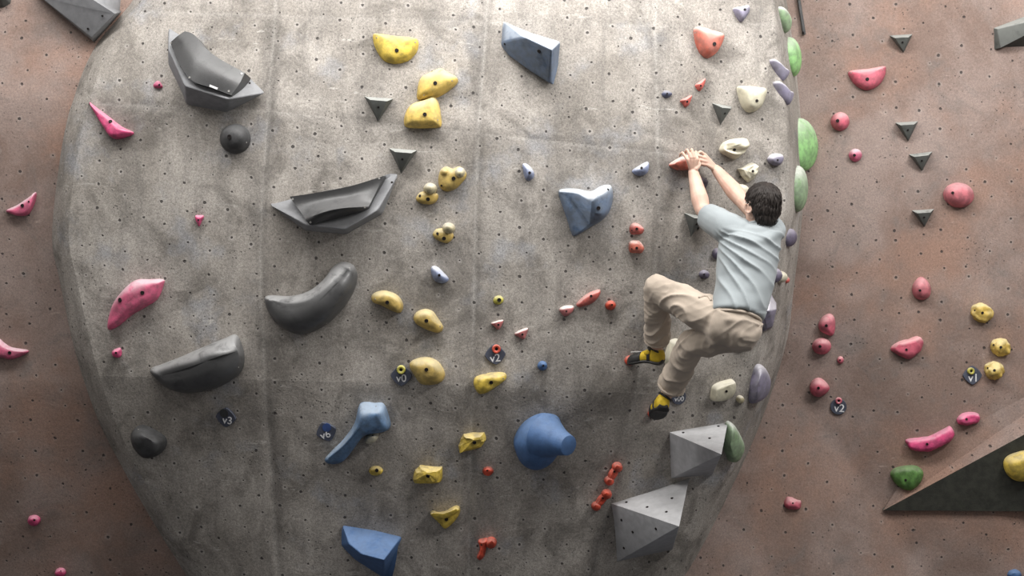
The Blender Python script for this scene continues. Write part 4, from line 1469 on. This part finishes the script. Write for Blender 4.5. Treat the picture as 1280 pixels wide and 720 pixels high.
# left hand lies over the top edge of the hold, fingers hooked behind its lip
hand(bm, LW, at(866, 206, -.14),
     [at(859.5, 199.5, -.150), at(863.6, 197, -.154), at(867.9, 196.8, -.154), at(871.8, 199, -.150)],
     [at(853.2, 191, -.140), at(858.8, 187.2, -.142), at(864.6, 186.8, -.142), at(870.0, 189.8, -.138)],
     [at(849.6, 195, -.105), at(856.2, 192, -.10), at(863.2, 191.5, -.10), at(869.6, 194.5, -.10)],
     [at(870, 211, -.135), at(874, 206, -.13), at(873.0, 201, -.115)])
# right hand pinches the right end of the hold, knuckles out, fingers pointing left
hand(bm, RW, at(887, 204, -.06),
     [at(880.8, 193.2, -.080), at(881.0, 197.6, -.088), at(882.2, 202.0, -.088), at(884, 206.2, -.082)],
     [at(875.6, 189.4, -.094), at(873.6, 194.6, -.104), at(874.2, 199.9, -.104), at(876.6, 204.8, -.096)],
     [at(871.2, 193.8, -.092), at(868.8, 198.2, -.098), at(869.6, 203.2, -.098), at(872.0, 207.4, -.092)],
     [at(888.5, 204.5, -.04), at(881, 206, -.02), at(875, 205, -.015)])
# feet inside the shoes
FRAMES = {}
for nm, heel, toe, up in (('left', at(830, 449, -.135), at(785.5, 445, -.05), Vector((.1, -.15, 1))), ('right', at(829.5, 506, -.235), at(820, 514, -.03), Vector((0.10, .42, 1)))):
    f = (toe - heel).normalized()
    u = (up - f * up.dot(f)).normalized()
    FRAMES[nm] = (heel, f, u, f.cross(u).normalized(), (toe - heel).length)
for nm, A in (('left', LA), ('right', RA)):
    heel, f, u, s, L = FRAMES[nm]
    limb(bm, [A, heel + f * .045 + u * .030, heel + f * .10 + u * .006, heel + f * .15 - u * .004], [.036, .033, .028, .018])
body_me = remeshed('person', bm, 0.0036, 3)
for v in body_me.vertices:
    v.co -= ROOT
person = link('person', body_me, M['skin'], loc=ROOT)
tag(person, 'person in pale grey t-shirt and beige trousers climbing, both hands on the red edge', 'person')


def pchild(name, me, mat, parent=None):
    for v in me.vertices:
        v.co -= ROOT
    o = link(name, me, mat, parent or person)
    return o


# face details
for s in (-1, 1):
    bm = bmesh.new()
    bmesh.ops.create_uvsphere(bm, u_segments=14, v_segments=9, radius=.0115, matrix=Matrix.Translation(hp(.075, s * .030, .004)))
    me = bpy.data.meshes.new('eye')
    bm.to_mesh(me)
    bm.free()
    smooth(me)
    e = pchild('eye', me, M['eye'])
    bm = bmesh.new()
    bmesh.ops.create_uvsphere(bm, u_segments=12, v_segments=8, radius=.006, matrix=Matrix.Translation(hp(.0815, s * .030, .004)))
    me = bpy.data.meshes.new('iris')
    bm.to_mesh(me)
    bm.free()
    smooth(me)
    pchild('iris', me, M['hair'], e)
    bm = bmesh.new()
    limb(bm, [hp(.090, s * .016, .026), hp(.088, s * .032, .031), hp(.074, s * .048, .026)], [.004, .0045, .003], 8, 1, 3)
    pchild('eyebrow', remeshed('eyebrow', bm, .002, 1), M['hair'])
bm = bmesh.new()
limb(bm, [hp(.088, -.020, -.061), hp(.099, 0, -.060), hp(.088, .020, -.061)], [.004, .006, .004], 8, 1, 3)
pchild('mouth', remeshed('mouth', bm, .002, 1), M['lips'])

# ---- hair: a full cap with locks
bm = bmesh.new()
ball(bm, hp(-.022, 0, .036), (FW * .100, LFT * .090, UPH * .092), 4)
ball(bm, hp(-.052, 0, -.004), (FW * .064, LFT * .083, UPH * .082), 4)
ball(bm, hp(-.060, 0, -.050), (FW * .046, LFT * .070, UPH * .058), 4)
hm = remeshed('hair', bm, .004, 3)


def front_cut(c):
    d = c - HC
    f, l, u = d.dot(FW), d.dot(LFT), d.dot(UPH)
    # hairline: higher over the face, over the ears at the sides
    line = -.105 + max(0, min(1, (f + .035) / .06)) * .125 + max(0, min(1, (f - .02) / .05)) * .03
    return u - line


bmh = bmesh.new()
bmh.from_mesh(hm)
dele = [v for v in bmh.verts if front_cut(v.co) < 0]
bmesh.ops.delete(bmh, geom=dele, context='VERTS')
bmh.to_mesh(hm)
bmh.free()
rng = random.Random(7)


def hair_disp(c, n):
    d = c - HC
    f, l, u = d.dot(FW), d.dot(LFT), d.dot(UPH)
    th = math.atan2(l, f + .03) * 5.5
    return n * (.003 * noise.noise(Vector((th, u * 9, 2))) + .0015 * noise.noise(Vector((th * 3.2, u * 14, 5))))


displace(hm, hair_disp)
# locks laid over the cap, joined to the same hair mesh
bmh = bmesh.new()
bmh.from_mesh(hm)
src = [(v.co.copy(), v.normal.copy()) for v in bmh.verts]
for _ in range(900):
    c, n = rng.choice(src)
    if (c - HC).dot(UPH) < -.085:
        continue
    crown = hp(-.045, 0, .12)
    g = (c - crown)
    t = g - n * g.dot(n)
    if t.length < 1e-4:
        continue
    t = (t.normalized() + Vector((rng.uniform(-.16, .16), rng.uniform(-.16, .16), rng.uniform(-.3, .0)))).normalized()
    ln = rng.uniform(.022, .040)
    sd = n.cross(t).normalized()
    wd = rng.uniform(.0022, .0042)
    prev = None
    for k in range(5):
        q = k / 4
        p = c + t * ln * q + n * (.001 + .0035 * math.sin(q * 2.3) - .007 * q * q)
        wq = wd * (1 - q) ** .6 + .0003
        cur = [bmh.verts.new(p - sd * wq), bmh.verts.new(p + n * wq * .7), bmh.verts.new(p + sd * wq)]
        if prev:
            for i in range(2):
                bmh.faces.new((prev[i], prev[i + 1], cur[i + 1], cur[i]))
        prev = cur
bmh.to_mesh(hm)
bmh.free()
smooth(hm)
pchild('hair', hm, M['hair'])

# ---- t-shirt
bm = bmesh.new()
DN = Vector((0, 0, -.030))
loft_rings(bm, [(at(944, 281.5, -.425), XR * .066, BK * .066), (at(942, 286, -.43), XR * .122, BK * .088), (at(939, 292, -.435), XR * .166, BK * .108), (at(937, 303, -.45), XR * .172, BK * .125),
                (at(934.5, 325, -.48), XR * .168, BK * .134), (at(932, 350, -.51), XR * .162 + DN * .4, BK * .134), (at(926.5, 375, -.55), XR * .153 + DN * .8, BK * .132), (at(921.5, 392, -.58), XR * .146 + DN, BK * .140), (at(921, 395, -.582), XR * .142 + DN, BK * .136)], 36)
SL = at(884, 270, -.29)
limb(bm, [at(921, 291, -.45), LS], [.094, .087])
limb_flat(bm, [LS, lerp(LS, SL, .5), SL], [.087, .083, .070])
SR = at(950, 270, -.28)
limb(bm, [at(952, 293, -.42), RS_ - XR * .015], [.090, .080])
limb_flat(bm, [RS_ - XR * .015, lerp(RS_, SR, .5), SR], [.075, .072, .064])
sm = remeshed('t_shirt', bm, .0065, 9)
QC = at(886, 300, -.5)


def shirt_folds(c, n):
    px = 640 + F * (c.x) / (c.y - CY)
    py = 360 - F * (c.z - CZ) / (c.y - CY)
    back = max(0, min(1, n.dot(BK) * 1.6 + .15))
    # drapes fan out from the left armpit and bow across the back
    dx, dy = px - 876, py - 268
    ang = math.atan2(dy, dx) + .0022 * (px - 925) * 1.2 - .00004 * (px - 925) ** 2
    warp = .10 * noise.noise(Vector((c.x * 5, c.z * 5, 1)))
    ph = (ang + warp) * 46
    rid = 1 - abs(math.sin(ph * .5))
    rid = rid ** 1.7
    amp = .0135 * max(0, min(1, (px - 888) / 20)) * max(0, min(1, (402 - py) / 18)) * max(0, min(1, (py - 283) / 12))
    amp *= .55 + .9 * (.5 + noise.noise(Vector((c.x * 7, c.z * 7, 8))))
    d = n * (rid * amp * back)
    # loose cowl under the nape
    r = math.hypot((px - 946) / 1.35, py - 277)
    cow = math.exp(-((r - 24) / 5.5) ** 2) * .012 * max(0, min(1, (py - 281) / 8)) - math.exp(-((r - 14) / 4) ** 2) * .006
    d += n * cow * back
    d += n * .0035 * noise.noise(c * 16)
    # hem kicks out
    if py > 390:
        d += n * .004
    return d


displace(sm, shirt_folds)
pchild('t_shirt', sm, M['shirt'])
bm = bmesh.new()
cr = [at(944, 283, -.425) + XR * .073 * math.cos(a) + BK * .074 * math.sin(a) for a in [2 * math.pi * k / 30 for k in range(30)]]
for a, b in zip(cr, cr[1:] + cr[:1]):
    tube_bm(bm, [a, b], [.009, .009], 8)
    sph(bm, a, .009, 1)
pchild('collar', remeshed('collar', bm, .004, 3), M['shirt'])

# ---- trousers
bm = bmesh.new()
loft_rings(bm, [(at(920, 386, -.57), XR * .132 + DN, BK * .12), (at(919, 396, -.58), XR * .136 + DN, BK * .128), (at(915, 409, -.59), XR * .132 + DN * .6, BK * .138), (at(912, 424, -.58), XR * .115, BK * .125), (at(904, 434, -.57), XR * .08, BK * .09)], 32)
ball(bm, at(923.5, 414, -.65), (XR * .086, BK * .072, Vector((0, 0, .102))))
ball(bm, at(906, 408, -.64), (XR * .088, BK * .072, Vector((0, 0, .102))))
limb(bm, [lerp(PEL, LH, .8), lerp(LH, LK, .35), lerp(LH, LK, .7), LK], [.112, .102, .090, .079])
LC = lerp(LK, LA, .86)
limb_flat(bm, [lerp(LK, LC, .07), lerp(LK, LC, .25), lerp(LK, LC, .6), lerp(LK, LC, .88), LC], [.078, .074, .070, .072, .061])
limb(bm, [lerp(PEL, RH_, .8), lerp(RH_, RK, .45), RK], [.112, .096, .076])
RC = lerp(RK, RA, .90)
limb_flat(bm, [lerp(RK, RC, .07), lerp(RK, RC, .3), lerp(RK, RC, .7), RC], [.076, .076, .076, .074])
tm = remeshed('trousers', bm, .0065, 8)


def seg_param(c, a, b):
    ab = b - a
    t = (c - a).dot(ab) / ab.length_squared
    q = a + ab * max(0, min(1, t))
    return t, (c - q).length


LEGS = [(LH, LK, 0), (LK, LC, 1), (RH_, RK, 2), (RK, RC, 3)]


def leg_fold(c, n, idx):
    a, b, k = LEGS[idx]
    t, dd = seg_param(c, a, b)
    ax = (b - a).normalized()
    along = (c - a).dot(ax)
    side = c - a - ax * along
    sd = side.normalized() if side.length > 1e-5 else Vector((1, 0, 0))
    w = noise.noise(c * 6 + Vector((k * 3, 0, 0)))
    if k in (1, 3):
        # cloth bunching round the shin
        ph = along * 66 + 2.4 * sd.x + 2.2 * sd.z + w * 6.5
        amp = .016 * (.40 + .8 * max(0, min(1, t)) ** 2)
    else:
        # long slanting creases drawn from hip to knee
        ph = along * 24 + 4.6 * sd.z + 2.0 * sd.y + w * 8
        amp = .014
    rid = (1 - abs(math.sin(ph * .5))) ** 1.8 - .3
    mask = .35 + 1.0 * max(0, .5 + noise.noise(c * 6 + Vector((0, 9, k))))
    ph2 = along * (150 if k in (1, 3) else 62) + 5 * sd.z + 3 * sd.x + 9 * noise.noise(c * 9)
    fine = ((1 - abs(math.sin(ph2 * .5))) ** 1.5 - .3) * .0052 * max(0, .55 + noise.noise(c * 11 + Vector((4, 0, k))))
    return rid * amp * mask + fine


def trouser_folds(c, n):
    ds = [seg_param(c, a, b)[1] for a, b, _ in LEGS]
    m = min(ds)
    tot, acc = 0, 0
    for i, d in enumerate(ds):
        wt = math.exp(-(d - m) / .018)
        if wt > .02:
            acc += wt * leg_fold(c, n, i)
            tot += wt
    return n * (acc / tot + .004 * noise.noise(Vector((c.x * 12, c.y * 12, c.z * 26))))


displace(tm, trouser_folds)
tr = pchild('trousers', tm, M['trousers'])
# waistband, cuffs, hip pocket flap
bm = bmesh.new()
wb = [at(919.5, 398, -.58) + (XR * .133 + DN) * math.cos(a) + BK * .129 * math.sin(a) for a in [2 * math.pi * k / 36 for k in range(36)]]
for a, b in zip(wb, wb[1:] + wb[:1]):
    tube_bm(bm, [a, b], [.010, .010], 8)
    sph(bm, a, .010, 1)
pchild('waistband', remeshed('waistband', bm, .005, 3), M['trousers'], tr)
for C, K, rad in ((LC, LK, .064), (RC, RK, .075)):
    ax = (C - K).normalized()
    x = ax.cross(Vector((0, 1, 0))).normalized()
    y = ax.cross(x).normalized()
    bm = bmesh.new()
    ring = [C - ax * .006 + (x * math.cos(a) + y * math.sin(a)) * rad for a in [2 * math.pi * k / 28 for k in range(28)]]
    for a, b in zip(ring, ring[1:] + ring[:1]):
        tube_bm(bm, [a, b], [.008, .008], 8)
        sph(bm, a, .008, 1)
    pchild('cuff', remeshed('cuff', bm, .004, 3), M['trousers'], tr)
bvt = bvh_of(tr)


def strip(name, pix, width, thick, mat, parent, bvh):
    bm = bmesh.new()
    pts = []
    for px, py in pix:
        l, n = hit(px, py, bvh)
        if l is not None:
            pts.append((l, n))
    for (a, na), (b, nb) in zip(pts, pts[1:]):
        tube_bm(bm, [a + na * thick * .3, b + nb * thick * .3], [width, width], 8)
        sph(bm, a + na * thick * .3, width, 1)
    if len(bm.verts) == 0:
        bm.free()
        return
    pchild(name, remeshed(name, bm, .003, 2), mat, parent)


strip('pocket_flap', [(874, 372), (880, 370), (886, 371), (889, 376)], .008, .006, M['trousers'], tr, bvt)

# ---- shoes
PROF = [(0.0, .016, .022, .058), (0.03, .026, .008, .080), (.10, .032, .002, .092), (.22, .034, .004, .088), (.36, .035, .010, .078), (.50, .040, .010, .066),
        (.66, .044, .004, .054), (.80, .042, -.004, .042), (.92, .032, -.010, .030), (1.0, .012, -.012, .012)]


def shoe_loft(bm, fr, t0, t1, grow, zcut=None, seg=22):
    heel, f, u, s, L = fr
    rs = []
    n = 13
    for i in range(n + 1):
        t = lerp(t0, t1, i / n)
        for a, b in zip(PROF, PROF[1:]):
            if a[0] <= t <= b[0] + 1e-6:
                k = (t - a[0]) / (b[0] - a[0])
                hw, zb, zt = (lerp(a[j], b[j], k) for j in (1, 2, 3))
                break
        hw += grow
        zb -= grow
        zt += grow
        if zcut is not None:
            zt = min(zt, zb + zcut)
        c = heel + f * t * L + u * ((zb + zt) / 2 - .03)
        ring = []
        for k in range(seg):
            a = 2 * math.pi * k / seg
            ca, sa = math.cos(a), math.sin(a)
            e = .8
            ring.append(bm.verts.new(c + s * hw * math.copysign(abs(ca) ** e, ca) + u * (zt - zb) / 2 * math.copysign(abs(sa) ** e, sa)))
        rs.append(ring)
    for a, b in zip(rs, rs[1:]):
        for k in range(seg):
            bm.faces.new((a[k], a[(k + 1) % seg], b[(k + 1) % seg], b[k]))
    bm.faces.new(rs[0][::-1])
    bm.faces.new(rs[-1])


for nm in ('left', 'right'):
    fr = FRAMES[nm]
    heel, f, u, s, L = fr
    bm = bmesh.new()
    shoe_loft(bm, fr, 0, 1, .006)
    sh = pchild('climbing_shoe', remeshed('climbing_shoe', bm, .004, 3), M['shoe_yellow'])
    bm = bmesh.new()
    shoe_loft(bm, fr, .60, 1, .0095)
    pchild('toe_cap', remeshed('toe_cap', bm, .004, 2), M['shoe_black'], sh)
    bm = bmesh.new()
    shoe_loft(bm, fr, 0, 1, .009, .026)
    pchild('sole', remeshed('sole', bm, .004, 2), M['shoe_black'], sh)
    bm = bmesh.new()
    shoe_loft(bm, fr, .34, .42, .0115)
    pchild('strap', remeshed('strap', bm, .003, 2), M['shoe_black'], sh)
    bm = bmesh.new()
    c0 = heel + f * L * .74 + u * .026
    limb(bm, [c0 - s * .02 - f * .03 + u * .006, c0 + f * .01, c0 + s * .012 + f * .045 - u * .006], [.006, .007, .005], 8, 1, 3)
    pchild('pull_tab', remeshed('pull_tab', bm, .003, 1), M['shoe_strap'], sh)
    A = LA if nm == 'left' else RA
    bm = bmesh.new()
    top = lerp(heel + f * .055 + u * .03, A, .45)
    ax = (A - top).normalized()
    x = ax.cross(f).normalized()
    y = ax.cross(x).normalized()
    ring = [top + (x * math.cos(a) * .038 + y * math.sin(a) * .048) for a in [2 * math.pi * k / 20 for k in range(20)]]
    for a, b in zip(ring, ring[1:] + ring[:1]):
        tube_bm(bm, [a, b], [.008, .008], 8)
        sph(bm, a, .008, 1)
    pchild('ankle_opening', remeshed('ankle_opening', bm, .004, 2), M['shoe_black'], sh)
    if nm == 'left':
        bm = bmesh.new()
        c0 = heel + f * L * .42 + u * .035 - s * 0.0
        side = -s if (-s).dot(CAMV - c0) > 0 else s
        ball(bm, c0 + side * .040, (f * .020, side * .008, u * .017), 2)
        pchild('buckle', remeshed('buckle', bm, .003, 1), M['shoe_yellow'], sh)
